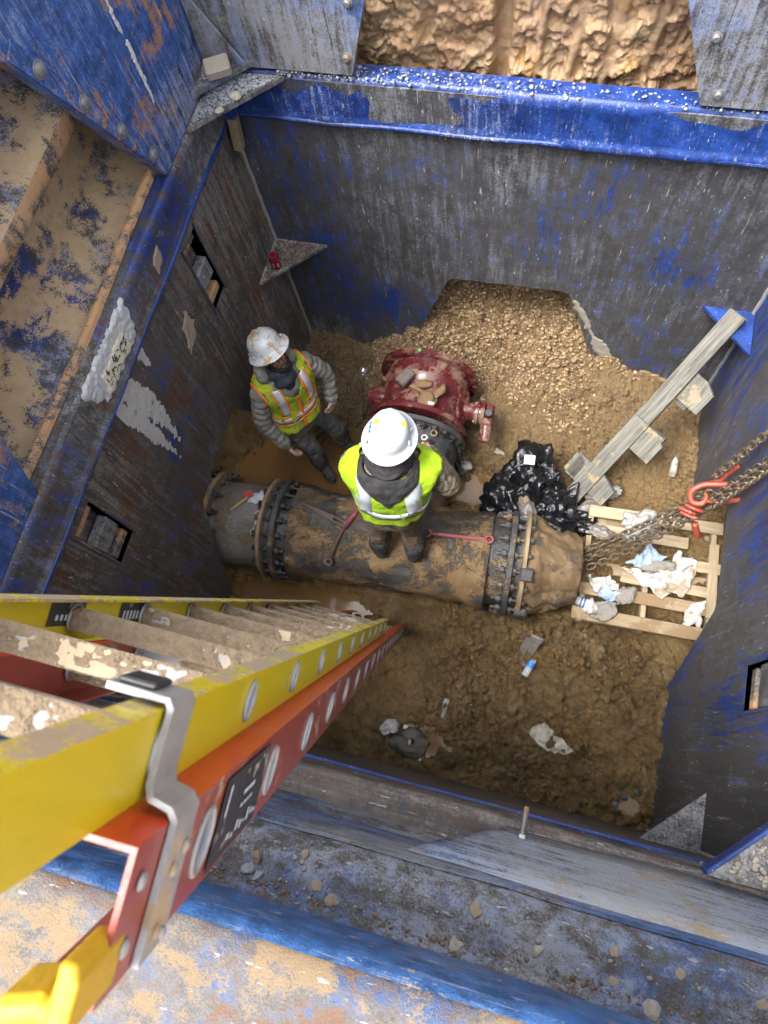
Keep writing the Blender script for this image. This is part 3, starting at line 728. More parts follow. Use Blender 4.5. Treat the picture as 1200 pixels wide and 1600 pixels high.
# near sheet: rounded ribs seen from above; depth is measured from y = -0.62 towards the pit
NP = [(.30, 2.60), (.312, 2.90), (.305, 2.99), (.285, 3.05), (.277, 3.10), (.277, 3.50), (.272, 3.545), (.258, 3.585), (.236, 3.610), (.20, 3.622), (.14, 3.628), (.09, 3.632), (.065, 3.645), (.05, 3.67), (.045, 3.72), (.045, 4.20), (.08, 4.30), (.19, 4.335), (.215, 4.35), (.222, 4.375), (.222, 4.52), (.214, 4.555), (.196, 4.578), (.16, 4.59), (-.10, 4.60), (-.6, 4.615)]
NEARSHEET = ribbed('blue ribbed steel sheet along the bottom of the picture under the ladder', (-3.2, -.62, 0), Y1, (5.2, 0, 0), M['rib_near'], NP[:15],
       [(M['strip_near'], [(.2775, 3.09), (.2805, 3.11), (.2805, 3.50), (.275, 3.55), (.268, 3.572)])])
MB().sweep(NP[14:], (-3.2, -.62, 0), Y1, Z1, (5.2, 0, 0), 0, 60, .008, 3).build('sheet', M['rib_dirty'], NEARSHEET, 50)
MB().sweep([(.200, 4.343), (.218, 4.351), (.2255, 4.378), (.2255, 4.52), (.217, 4.558), (.204, 4.577)], (-3.2, -.62, 0), Y1, Z1, (5.2, 0, 0), 0, 60, .008, 3).build('rib_flange', M['strip_bright'], NEARSHEET, 40)
# grit, pebbles and splats on the near ribs
ledge('gravel', 900, lambda: (random.uniform(-1.3, 1.2), -.535 + random.gauss(0, .016), 3.634 + random.uniform(0, .008)), .0015, .009, M['stone_brown'], 'brown grit collected in the groove of the near ribbed sheet')
ledge('gravel', 170, lambda: (lambda x, t: (x, -.395 - .15 * t, 3.627 + .008 * t))(random.uniform(-1.2, 1.2), random.random()), .002, .010, M['stone_pale'], 'pale pebbles and crumbs scattered over the near blue rib')
for k, (x, t, s, nm, lb) in enumerate([(-.62, .72, .017, 'gravel_grey', 'blue-grey chip beside the ladder on the near rib'), (-.585, .8, .013, 'gravel_grey', 'small pale chip on the near rib, right of the blue-grey chip'), (-.60, .45, .016, 'stone_brown', 'brown pebble above the grey chips on the near rib'), (.06, .95, .022, 'stone_pale', 'white lump in the groove of the near rib below the bolt'), (.29, .62, .014, 'stone_pale', 'cream chip on the dark blue face right of centre'), (.62, 1.05, .026, 'stone_pale', 'cream stone in the groove near the bottom right corner')]):
    rock('stone', (x, -.385 - .15 * t, 3.63 + s * .35), (s * 1.2, s, s * .8), 60 + k, M[nm], k, None, 2, .42, label=lb, cat='stone')

for k in range(9):
    x = random.uniform(-.7, 1.0); t = random.random(); s = random.uniform(.010, .024); o_ = bpy.data.objects.new('mud_splat', rock_mesh('mud_splat', (s * 1.2, s, .0022), 100 + k, M['mudsplat'], 3, .28))
    o_.location = (x, -.40 - .13 * t, 3.6275 + .005 * t); o_.rotation_euler = (-.05, 0, k); put(o_, NEARSHEET)

# ================================================================== PIPE AND VALVE
def pipe_mat(name, steelc=(.10, .095, .09), mudc=(.20, .125, .06), amt=.6, seed=0, pale=.3, rough=.7):
    s = NT(name); p = s.map(loc=(seed, seed * 2, 3)); n = s.noise(3.2, 8, .66, p, .4); n2 = s.noise(14, 6, .7, p); n3 = s.noise(60, 4, .7, p)
    c = s.mix(n2, tuple(k * .35 for k in steelc), tuple(k * 1.7 for k in steelc))
    m = s.th(s.math('ADD', s.math('MULTIPLY', n, .72), s.math('MULTIPLY', n3, .28)), .68 - .36 * amt, .74 - .36 * amt)
    c = s.mix(m, c, s.mix(n2, tuple(k * .5 for k in mudc), tuple(k * 1.35 for k in mudc)))
    w = s.th(s.noise(4.2, 8, .7, s.map(loc=(seed + 5, 1, 9))), .73 - .2 * pale, .77 - .2 * pale)
    c = s.mix(s.math('MULTIPLY', w, .75), c, (.33, .31, .27))
    return s.out(c, s.mixf(m, rough - .25, rough), 0, s.bump(s.math('ADD', n3, s.math('MULTIPLY', m, .8)), .7, .012))
M['pipe_grey'] = pipe_mat('pipe_grey', (.17, .165, .155), (.19, .13, .07), .45, 1, .62)
M['pipe_mud'] = pipe_mat('pipe_mud', (.04, .038, .036), (.165, .103, .047), .60, 2, .46)
M['pipe_mud2'] = pipe_mat('pipe_mud2', (.06, .056, .05), (.145, .093, .045), .82, 3, .46)
M['pipe_black'] = pipe_mat('pipe_black', (.045, .045, .048), (.17, .12, .07), .34, 4, .42, .6)
M['gland'] = pipe_mat('gland', (.05, .05, .052), (.21, .15, .085), .5, 5, .35, .65)
M['gland_mud'] = pipe_mat('gland_mud', (.12, .11, .1), (.26, .19, .11), .75, 6, .5)
PA, PB = V((-3.25, 1.345, .33)), V((.62, 1.575, .335)); PD = (PB - PA).normalized(); PS = Z1.cross(PD).normalized()
def pax(x): return PA + PD * ((x - PA.x) / PD.x)          # point of the axis at this x
pipe = thing('pipeline', (pax(-1.0).x, pax(-1.0).y, 0), 'muddy water main with tee and bolted joints lying across the pit floor', 'pipe')
def section(name, x0, x1, prof, mat, n=40, lump=.0, seed=0):
    L = (x1 - x0) / PD.x; b = MB(); b.lathe([(r, t * L) for r, t in prof], pax(x0), PD, n, x=(0, 0, 1))
    if lump:
        co = np.array(b.v); d = fbm(co * 7 + seed, 4, .55, seed); ctr = np.array([pax(q[0])[:] for q in b.v]); rad = co - ctr
        ln = np.linalg.norm(rad, axis=1, keepdims=True) + 1e-6; b.v = [tuple(q) for q in co + rad / ln * (lump * d)[:, None]]
    return b.build(name, mat, pipe, True)
lin = lambda r, k: [(r, i / k) for i in range(k + 1)]
section('barrel', -3.25, -2.02, lin(.352, 30), M['pipe_grey'], 48, .006, 1)
section('tee_body', -1.80, -.18, [(.30, 0), (.395, .004), (.402, .02), (.40, .05), (.385, .075), (.378, .1)] + [(.376, .1 + .8 * i / 20) for i in range(1, 20)] + [(.380, .90), (.398, .93), (.405, .965), (.398, .996), (.30, 1)], M['pipe_mud'], 96, .022, 2)
section('barrel', -2.06, -1.76, lin(.345, 6), M['pipe_black'], 40)
section('barrel', -.25, .12, lin(.352, 8), M['pipe_black'], 40)
section('reducer', .06, .53, [(.385, 0), (.388, .05), (.384, .1), (.378, .15)] + [(.376 - .16 * max(0, q - .2), q) for q in np.linspace(.2, .97, 24)] + [(.20, 1.0)], M['pipe_mud2'], 96, .034, 3)
def joint(x, r, flip, nb, mats, wid=.05):
    """mechanical joint: gland ring, bell flange and T-bolts with nuts"""
    d = PD * (1 if flip > 0 else -1)
    g = MB().lathe([(r - .09, 0), (r - .01, 0), (r, .006), (r, wid - .006), (r - .01, wid), (r - .09, wid)], pax(x), d, 48, caps=False).build('gland_ring', mats[0], pipe, True)
    MB().lathe([(r - .09, 0), (r - .008, 0), (r + .004, .005), (r + .004, .03), (r - .008, .036), (r - .09, .036)], pax(x) + d * .115, d, 48, caps=False).build('bell_flange', mats[1], pipe, True)
    for k in range(nb):
        a = 2 * math.pi * (k + .3) / nb; rad = PS * math.cos(a) + Z1 * math.sin(a)
        if rad.z < -.45: continue
        c = pax(x) + rad * (r - .03); b = MB()
        b.tube([c - d * .085, c + d * .17], .0125, 8)
        b.lathe([(.030, 0), (.030, .03), (.024, .034)], c - d * .045, d, 6)
        b.box(c + d * .165, (.055, .03, .028), frame(d, rad), 0, .004)
        b.lathe([(.027, 0), (.027, .022)], c + d * .052, d, 6)
        b.build('bolt', mats[2], g, 30)
    return g
MG = (M['gland'], M['gland_mud'], M['bolt_dark'])
joint(-1.885, .425, -1, 20, MG); joint(-.045, .43, 1, 20, (M['gland'], M['gland_mud'], M['gland']))
joint(-2.47, .425, -1, 16, (M['gland_mud'], M['gland'], M['gland']))
# lugs of the joint harness on the right joint
for a, w in ((1.15, .1), (.2, .08)):
    rad = -PS * math.cos(a) + Z1 * math.sin(a)
    MB().box(pax(.11) + rad * .42, (.10, .10, .07), frame(rad, PD), 0, .012).build('lug', M['pipe_black'], pipe)
# branch of the tee with its coupling towards the valve
BX, BZ = -1.0, .40; by0 = 1.70
MB().lathe([(.36, 0), (.36, .28), (.385, .30), (.39, .36), (.37, .39)], (BX, by0, BZ - .03), Y1, 40).build('branch', M['pipe_mud'], pipe, True)
MB().lathe([(.30, 0), (.372, .005), (.376, .04), (.366, .06), (.366, .30), (.372, .33), (.39, .345), (.39, .40), (.30, .405)], (BX, 2.08, BZ), Y1, 48).build('coupling', M['pipe_black'], pipe, True)
for a in (.55, 1.05):     # near-black blocks painting the shade inside the coupling's square windows
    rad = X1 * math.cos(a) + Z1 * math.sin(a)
    MB().box(V((BX, 2.27, BZ)) + rad * .366, (.085, .06, .012), frame(rad, Y1), 0, .004).build('painted_window', simple('recess_shade', (.008, .008, .009), .8), pipe)
c0 = V((BX, 2.36, BZ)) + V((.18, 0, .33)); b = MB(); b.lathe([(.030, 0), (.030, .03), (.019, .03), (.019, .004)], c0, V((.3, 0, .9)), 12, caps=False); b.build('boss', M['bolt'], pipe, 30)
cg = MB().lathe([(.33, 0), (.412, 0), (.418, .006), (.418, .04), (.41, .046), (.33, .046)], (BX, 2.425, BZ), Y1, 56, caps=False).build('gland_ring', M['pipe_black'], pipe, True)
for k in range(26):
    a = 2 * math.pi * (k + .5) / 26; rad = X1 * math.cos(a) + Z1 * math.sin(a)
    if rad.z < -.3: continue
    c = V((BX, 2.42, BZ)) + rad * .392; b = MB()
    b.tube([c - Y1 * (.05 + .02 * random.random()), c + Y1 * .05], .012, 8); b.lathe([(.031, 0), (.031, .028), (.026, .032)], c - Y1 * .034, Y1, 6, x=rad)
    b.build('bolt', M['bolt_dark'], cg, 30)

# ---- dark red butterfly valve -------------------------------------------
def red_paint():
    s = NT('valve_red'); n = s.noise(5, 8, .68, dist=.3); n2 = s.noise(40, 4, .7)
    c = s.mix(n2, (.060, .011, .013), (.100, .017, .019))
    m = s.th(s.math('ADD', s.math('MULTIPLY', n, .75), s.math('MULTIPLY', n2, .25)), .50, .58)
    c = s.mix(s.math('MULTIPLY', m, .75), c, (.20, .13, .09)); w = s.th(s.noise(11, 6, .7, s.map(loc=(5, 2, 8))), .60, .68)
    c = s.mix(s.math('MULTIPLY', w, .55), c, (.26, .13, .13))
    return s.out(c, s.mixf(m, .26, .8), 0, s.bump(n2, .25, .004))
M['red'] = red_paint()
VX, VY, VZ = -1.02, 2.52, .405
valve = thing('butterfly_valve', (VX, 2.8, 0), 'dark red butterfly valve with gear operator bolted to the tee branch', 'valve')
MB().lathe([(.33, 0), (.425, 0), (.432, .008), (.432, .040), (.424, .048), (.375, .056), (.362, .08), (.352, .14), (.35, .20), (.352, .26), (.365, .33), (.385, .36), (.38, .39), (.372, .41), (.37, .43), (.37, .50)], (VX, VY, VZ), Y1, 72, caps=False).build('valve_body', M['red'], valve, True)
MB().lathe([(.365, 0), (.427, 0), (.436, .008), (.436, .046), (.428, .055), (.40, .058), (.395, .064), (.34, .064)], (VX, VY + .49, VZ), Y1, 72, caps=False).build('rear_flange', M['red'], valve, True)
MB().lathe([(.0, .02), (.20, .01), (.345, 0)], (VX, VY + .24, VZ), V((.25, 1, 0)), 40).build('disc', M['bolt'], valve, True)
b = MB(); b.lathe([(.085, .30), (.085, .44), (.078, .455), (.078, .47), (.0, .472)], (VX, VY + .23, VZ + .03), -X1, 20); b.build('stem_boss', M['red'], valve, True)
for dy in (-.11, .11):
    MB().box((VX - .365, VY + .23 + dy, VZ + .12), (.05, .045, .11), Matrix.Rotation(.3, 3, 'Y'), 0, .01).build('lug', M['red'], valve)
gb = MB(); gb.lathe([(.075, .30), (.075, .47), (.07, .48)], (VX, VY + .23, VZ + .05), X1, 20); gb.build('stem_neck', M['red'], valve, True)
MB().prism([(-.15, -.02), (-.13, .05), (-.04, .10), (.04, .10), (.13, .05), (.15, -.02), (.10, -.06), (-.10, -.06)], [[(.02 + .075 * math.cos(a), .02 + .03 * math.sin(a)) for a in [0]] and [(-.105, -.005), (-.105, .025), (-.075, .025), (-.075, -.005)], [(.075, -.005), (.075, .025), (.105, .025), (.105, -.005)]], (VX + .355, VY + .23, VZ + .10), Y1, V((-.45, 0, .9)), (.022, 0, .011)).build('mounting_plate', M['red'], valve)
op = MB(); op.lathe([(.105, 0), (.105, .025), (.09, .027), (.09, .045), (.108, .047), (.108, .075)], (VX + .475, VY + .23, VZ + .05), X1, 24); op.build('operator_flange', M['red'], valve, True)
gbx = MB().box((VX + .585, VY + .20, VZ + .05), (.085, .20, .15), None, 0, .018).build('gear_case', M['red'], valve)
MB().lathe([(.05, 0), (.05, .13), (.042, .15), (.02, .155)], (VX + .585, VY + .13, VZ + .06), V((.05, -1, -.25)), 18).build('input_shaft', M['red'], gbx, True)
MB().lathe([(.04, 0), (.04, .03), (.034, .045), (.034, .07), (.028, .074)], (VX + .585, VY + .19, VZ + .125), V((.1, -.2, 1)), 8).build('operating_nut', M['bolt_dark'], gbx, 30)
for k in range(6):
    a = k * 1.047; MB().lathe([(.012, 0), (.012, .018)], (VX + .462, VY + .23 + .088 * math.cos(a), VZ + .05 + .088 * math.sin(a)), X1, 6).build('bolt', M['bolt'], valve)
st = MB(); st.lathe([(.015, 0), (.015, .003), (0, .0035)], V((VX - .06, VY + .515, VZ + .436)), V((-.1, 0, 1)), 16); st.build('round_sticker', simple('green_sticker', (.04, .38, .06), .5), valve)
b = MB(); b.box((VX + .14, VY + .06, VZ + .425), (.055, .03, .022), None, 0, .008); b.build('drip_lug', simple('pale_metal', (.45, .42, .38), .6), valve)
# blocks and muddy lumps lying on the valve
t = thing('wood_block', (VX - .10, VY + .28, VZ + .35), 'dark wooden block lying on top of the red valve, left of the clod', 'block')
MB().box((VX - .13, VY + .27, VZ + .385), (.10, .15, .065), Matrix.Rotation(-.5, 3, 'Z'), 0, .010).build('block', pipe_mat('dark_wood', (.10, .085, .07), (.25, .19, .12), .4, 9, .4), t)
t = thing('mud_clod', (VX + .06, VY + .20, VZ + .35), 'muddy stick and clod lying on top of the red valve', 'clod')
M['clod'] = simple('clod', (.15, .092, .042), .8, 0, .4, 18, .8, .3, (.24, .185, .12))
b = MB(); b.tube([(VX - .07, VY + .21, VZ + .375), (VX, VY + .185, VZ + .382), (VX + .10, VY + .15, VZ + .37)], [.012, .018, .015], 8); b.build('stick', M['clod'], t, True)
rock('clod', (VX + .17, VY + .20, VZ + .365), (.035, .075, .028), 8, M['clod'], -.5, t, 3, .35)
rock('clod', (VX + .10, VY + .10, VZ + .375), (.075, .085, .05), 5, M['clod'], .6, t, 3)
rock('clod', (VX + .03, VY + .25, VZ + .365), (.08, .04, .025), 6, M['clod'], .2, t, 3)

# ---- hand tools on the pipe ------------------------------------------------
def top_z(x, y, r=.376):
    p = pax(x); d = (y - p.y); return p.z + math.sqrt(max(0, r * r - d * d))
M['chrome'] = simple('chrome', (.55, .56, .58), .25, .9, .2, 30, .1, .2)
M['tool_red'] = simple('tool_red', (.20, .045, .05), .5, .2, .3, 40, .3, .3, (.30, .2, .14), 14)
M['tool_iron'] = simple('tool_iron', (.09, .06, .055), .55, .4, .4, 40, .4, .4, (.2, .13, .07), 14)
def ring_wrench(name, a, b_, r, mat, label, w=.03):
    a, b_ = V(a), V(b_); d = (b_ - a).normalized(); c = (a + b_) / 2
    t = thing(name, c, label, 'wrench'); up = Z1; s = up.cross(d).normalized(); n = d.cross(s).normalized()
    fr = Matrix((d, s, n)).transposed()
    MB().box(c, ((b_ - a).length - 2 * r, w, .012), fr, 0, .004).build('shank', mat, t)
    for q in (a, b_):
        m = MB(); m.lathe([(r, 0), (r, .026), (r * .58, .026), (r * .58, 0), (r, 0)], q - n * .013, n, 16, caps=False); m.build('ring_end', mat, t, 30)
    return t
zc = lambda x, y, e=.018: top_z(x, y) + e
ring_wrench('wrench', (-.672, 1.53, zc(-.672, 1.53, .035)), (-.205, 1.575, zc(-.2, 1.575, .035)), .034, M['tool_red'], 'red double ring wrench lying on the tee right of the standing worker')
# silver combination wrench on a rag
t = ring_wrench('wrench', (-2.062, 1.27, top_z(-2.06, 1.27, .352) + .02), (-2.055, 1.42, top_z(-2.055, 1.42, .352) + .022), .024, M['chrome'], 'silver combination wrench on the left end of the pipe, beside a rag', .02)
for k, sg in enumerate((-1, 1)):
    MB().tube([(-2.055 + sg * .003, 1.43, .70), (-2.055 + sg * .022, 1.465, .703), (-2.052 + sg * .02, 1.50, .703)], [.010, .010, .006], 6).build('open_jaw', M['chrome'], t, True)
# silver wrench standing upright against the valve
t = thing('wrench', (-1.60, 2.70, .08), 'long silver wrench standing upright in the gravel beside the valve', 'wrench')
a, b_ = V((-1.61, 2.66, .06)), V((-1.545, 2.825, .66)); b = MB(); b.tube([a, a.lerp(b_, .5), b_], [.016, .014, .014], 8); b.build('shank', M['chrome'], t, True)
MB().lathe([(.034, 0), (.034, .03), (.02, .03), (.02, 0), (.034, 0)], b_ + V((.004, .01, .03)), V((.2, .8, .5)), 14, caps=False).build('ring_end', M['chrome'], t, 30)
# T-shaped lever tool
t = thing('ratchet_tool', (-1.33, 1.46, .70), 'rusty lever tool with cross handle lying on the tee left of the worker', 'tool')
P0, P1_, P2_ = V((-1.255, 1.63, .712)), V((-1.335, 1.43, .735)), V((-1.395, 1.20, .64))
MB().tube([P0, P1_], .024, 10).build('grip', M['tool_red'], t, True); MB().tube([P1_, P1_.lerp(P2_, .5) + V((0, 0, .02)), P2_], .014, 8).build('shaft', M['tool_iron'], t, True)
MB().lathe([(.036, 0), (.036, .03), (.016, .03), (.016, 0), (.036, 0)], P2_ - V((0, .02, .01)), V((-.1, -.5, .8)), 14, caps=False).build('socket', M['tool_iron'], t, 30)
Q0, Q1 = V((-1.715, 1.57, .722)), V((-1.31, 1.455, .758))
dq = (Q1 - Q0).normalized(); sq = Z1.cross(dq); MB().prism([(0, -.006), (.25, -.022), (.42, -.026), (.42, .026), (.25, .022), (0, .008)], [[(.30, -.010), (.40, -.010), (.40, .010), (.30, .010)]], Q0, dq, sq, (0, 0, .012)).build('lever', M['tool_iron'], t)
# yellow stick with a red tag
t = thing('wooden_stick', (-2.3, 1.40, .67), 'thin yellow wooden stick with a red tag leaning on the left pipe end', 'stick')
MB().tube([(-2.52, 1.20, .60), (-2.18, 1.53, .715)], .010, 6).build('stick', simple('yellow_wood', (.45, .33, .12), .7), t, True)
MB().box((-2.185, 1.56, .715), (.075, .055, .008), Matrix.Rotation(.5, 3, 'Z'), 0, .002).build('tag', simple('red_tag', (.35, .04, .04), .6, 0, .5, 60), t)

# ================================================================== CRUMPLED THINGS
def crumple(name, loc, size, seed, mat, parent=None, rot=0, amp=.35, freq=2.2, sub=4, flat=0, tilt=None, sharp=1.0, **kw):
    """closed crumpled sheet-like body: ridged folds on a blob"""
    bm = bmesh.new(); bmesh.ops.create_icosphere(bm, subdivisions=sub, radius=1)
    co = np.array([v.co[:] for v in bm.verts])
    r1 = 1 - np.abs(fbm(co * freq * .75 + seed * 3.1, 2, .45, seed)) * 1.7 * sharp + .15 * (1 - np.abs(fbm(co * freq * 2.2 + seed, 2, .5, seed + 4)) * 2) + .09 * (1 - np.abs(fbm(co * freq * 4.5 + seed, 2, .5, seed + 5)) * 2)
    r2 = fbm(co * freq * .6 + seed, 2, .5, seed + 9)
    q = co * (1 + amp * r1 + amp * .7 * r2)[:, None]
    if flat: q[:, 2] = np.where(q[:, 2] < -flat, -flat + (q[:, 2] + flat) * .1, q[:, 2])
    for v, c in zip(bm.verts, q): v.co = V((c[0] * size[0], c[1] * size[1], c[2] * size[2]))
    me = bpy.data.meshes.new(name); bm.to_mesh(me); bm.free(); me.materials.append(mat)
    me.polygons.foreach_set('use_smooth', [True] * len(me.polygons))
    o = bpy.data.objects.new(name, me); o.location = loc; o.rotation_euler = (tilt[0] if tilt else 0, tilt[1] if tilt else 0, rot)
    return put(o, parent, **kw)
def sheet(name, pts4, seed, mat, parent=None, n=22, amp=.03, freq=9, th=.003, **kw):
    """crumpled quad of cloth or film with real thickness; pts4 = four corners"""
    A, B, C, D = [V(p) for p in pts4]; P = []
    for i in range(n + 1):
        row = []
        for j in range(n + 1):
            s, t = i / n, j / n; q = A.lerp(B, s).lerp(D.lerp(C, s), t); row.append(q)
        P.append(row)
    co = np.array([[q[:] for q in r] for r in P]); d = fbm(co * freq + seed * 2.3, 3, .55, seed); d2 = fbm(co * freq + seed + 40, 2, .5, seed + 3); e = 1 - np.abs(fbm(co * freq * .8 + 11, 3, .5, seed + 6)) * 2
    co[..., 2] += amp * (.5 * d + .8 * e); co[..., 0] += amp * .8 * d2; co[..., 1] += amp * .8 * d
    b = MB(); b.grid([[V(q) for q in r] for r in co]); o = b.build(name, mat, parent, 'all', **kw)
    m = o.modifiers.new('thick', 'SOLIDIFY'); m.thickness = th; return o
def film(name, col, rough=.12, alpha=1.0, dirt=.2):
    s = NT(name); n = s.noise(9, 6, .65); m = s.th(n, .68 - .3 * dirt, .76 - .3 * dirt)
    c = s.mix(m, col, (.2, .14, .08)); s.out(c, s.mixf(m, rough, .7), 0, s.bump(s.noise(17, 4, .62, dist=1.8), .35, .03))
    if alpha < 1: s.set(s.b.inputs['Alpha'], s.mixf(m, alpha, 1.0))
    return s.mat
M['black_film'] = film('black_film', (.007, .007, .009), .12, 1, .04)
M['clear_film'] = film('clear_film', (.42, .43, .42), .14, .55, .3)
M['cloth_white'] = simple('rag_white', (.42, .41, .39), .9, 0, .2, 25, .5, .46, (.33, .26, .18), 7)
M['cloth_blue'] = simple('rag_blue', (.29, .38, .49), .9, 0, .15, 25, .5, .2, (.33, .28, .22), 7)
M['cloth_grey'] = simple('rag_grey', (.20, .185, .165), .9, 0, .3, 25, .5, .3, (.3, .24, .16), 7)
M['dirty_film'] = film('dirty_film', (.13, .12, .11), .25, 1, .5)

# black bin bag behind the pipe
bag = thing('plastic_bag', (.05, 2.2, .02), 'crumpled shiny black plastic bag heaped behind the right pipe joint', 'bag')
crumple('bag_top', (.02, 2.36, .30), (.18, .22, .20), 3, M['black_film'], bag, .2, .38, 2.0, 5, sharp=1.1)
crumple('bag_fold', (-.12, 2.06, .22), (.17, .19, .20), 5, M['black_film'], bag, .5, .45, 2.4, 5)
crumple('bag_fold', (.20, 2.02, .18), (.20, .17, .17), 8, M['black_film'], bag, .1, .45, 2.4, 5)
crumple('bag_fold', (.36, 2.06, .10), (.20, .12, .10), 12, M['black_film'], bag, -.2, .4, 2.6, 5)
sheet('bag_drape', [(-.26, 1.93, .16), (.34, 1.90, .14), (.26, 2.34, .40), (-.14, 2.34, .50)], 15, M['black_film'], bag, 44, .075, 7, .002)
sheet('bag_drape', [(.10, 1.95, .10), (.52, 2.02, .06), (.40, 2.28, .22), (.10, 2.34, .42)], 16, M['black_film'], bag, 36, .06, 8, .002)
sheet('bag_drape', [(-.20, 2.20, .20), (.20, 2.26, .44), (.10, 2.56, .40), (-.12, 2.50, .46)], 17, M['black_film'], bag, 36, .06, 8, .002)
crumple('bag_tail', (.02, 1.96, .42), (.06, .13, .07), 14, M['dirty_film'], bag, .3, .4, 2.6, 4)
pp = thing('paper_scrap', (-.03, 2.33, .62), 'white square paper scrap stuck on the black plastic bag', 'paper')
MB().box((-.025, 2.325, .645), (.085, .075, .004), Matrix.Rotation(.5, 3, 'X') @ Matrix.Rotation(.1, 3, 'Z'), 0, .001).build('paper', simple('paper', (.55, .56, .56), .7), pp)
crumple('plastic_sheet', (.50, 2.18, .10), (.17, .07, .05), 21, M['dirty_film'], None, .5, .4, 2.4, 4, label='dirty grey plastic film lying between the bag and the pallet', cat='plastic')
crumple('plastic_sheet', (.62, 2.36, .11), (.13, .05, .04), 23, M['clear_film'], None, .3, .4, 2.4, 4, label='clear plastic film at the lower end of the cleated plank', cat='plastic')

# ---- cleated plank leaning into the corner ---------------------------------
def wood(name, a, b_, grain=(2, 22, 22), dirt=.3, dcol=(.27, .19, .11), fr=None):
    s = NT(name); n = s.noise(1.6, 6, .68, s.map(grain, vec=s.map(rot=tuple(fr.transposed().to_euler())) if fr else None), .4); d = s.noise(5, 8, .68)
    c = s.mix(s.th(n, .3, .7), a, b_); m = s.th(d, .66 - .3 * dirt, .72 - .3 * dirt); c = s.mix(s.math('MULTIPLY', m, .85), c, dcol)
    return s.out(c, .85, 0, s.bump(n, .4, .004))
LA, LB = V((.36, 2.24, .14)), V((1.205, 3.37, 1.375)); LD = (LB - LA).normalized(); LS = Z1.cross(LD).normalized(); LN = LD.cross(LS)
LF = Matrix((LD, LS, LN)).transposed()
def local_wood(name, a, b_, **k):
    return wood(name, a, b_, **k)
M['plank'] = wood('grey_plank', (.055, .052, .045), (.165, .158, .135), (2.0, 30, 30), .34, (.24, .18, .11), LF)
plank = thing('cleated_plank', LA, 'weathered grey plank with nailed cleats leaning into the back right corner', 'plank')
Lh = (LB - LA).length
MB().box(LA.lerp(LB, .275), (Lh * .55, .145, .042), LF, 0, .004).build('board', M['plank'], plank)
MB().box(LA.lerp(LB, .755) + LN * .012, (Lh * .53, .135, .055), LF @ Matrix.Rotation(.012, 3, 'Z'), 0, .005).build('board', M['plank'], plank)
def cleat(t, off, w, h, ang=0):
    c = LA.lerp(LB, t) + LS * off - LN * .045; ex = LF @ Matrix.Rotation(ang, 3, 'Z')
    MB().prism([(-h, -w * .5), (h * .55, -w * .5), (h, -w * .12), (h, w * .5), (-h, w * .5)], [], c, ex.col[0], ex.col[1], LN * .038).build('cleat', M['plank'], plank)
cleat(.14, -.02, .42, .105); cleat(.14, .16, .12, .09); cleat(.42, -.13, .26, .115); cleat(.70, -.14, .26, .115)
MB().box(LA.lerp(LB, .47) - LS * .17 - LN * .06, (.045, .12, .09), LF, 0, .004).build('cleat', M['plank'], plank)
MB().box(LA.lerp(LB, .64) - LS * .13 - LN * .07, (.10, .10, .05), LF, 0, .004).build('cleat', simple('wet_wood', (.05, .045, .04), .6), plank)

# ---- pallet --------------------------------------------------------------------
M['pallet'] = wood('pallet_wood', (.25, .19, .115), (.38, .31, .21), (2, 22, 22), .26, (.30, .215, .125))
M['pallet_v'] = wood('pallet_wood_v', (.25, .19, .115), (.37, .30, .20), (22, 2, 22), .22, (.30, .215, .125))
M['pallet_mud'] = wood('pallet_wood_muddy', (.22, .16, .095), (.31, .24, .15), (2, 22, 22), .62, (.19, .125, .065))
pal = thing('pallet', (1.05, 1.75, .04), 'broken wooden pallet lying under the right wall opening', 'pallet')
PR = Matrix.Rotation(.045, 3, 'Z') @ Matrix.Rotation(-.02, 3, 'X'); PC = V((1.06, 1.74, .175))
def pb(x, y, z, sx, sy, sz, mat, nm, a=0): MB().box(PC + PR @ V((x, y, z)), (sx, sy, sz), PR @ Matrix.Rotation(a, 3, 'Z'), 0, .004).build(nm, mat, pal)
for k, (y, w, x0, x1, m, a) in enumerate([(.445, .10, -.50, .56, 'pallet', .0), (.285, .095, -.53, .30, 'pallet', -.01), (-.095, .085, -.2, .54, 'pallet', -.03), (-.235, .10, -.55, .52, 'pallet_mud', -.02), (.10, .09, .2, .56, 'pallet', .0), (-.44, .105, -.55, .54, 'pallet_mud', -.015)]):
    pb((x0 + x1) / 2, y, .03, x1 - x0, w, .022, M[m], 'deck_board', a)
for x in (-.48, .0, .50): pb(x, 0, -.03, .042, .98, .09, M['pallet_v'], 'stringer')
pb(.50, .0, .032, .075, .62, .02, M['pallet_v'], 'deck_board')
for y in (-.42, .0, .42): pb(0, y, -.088, 1.06, .10, .02, M['pallet_mud'], 'bottom_board')
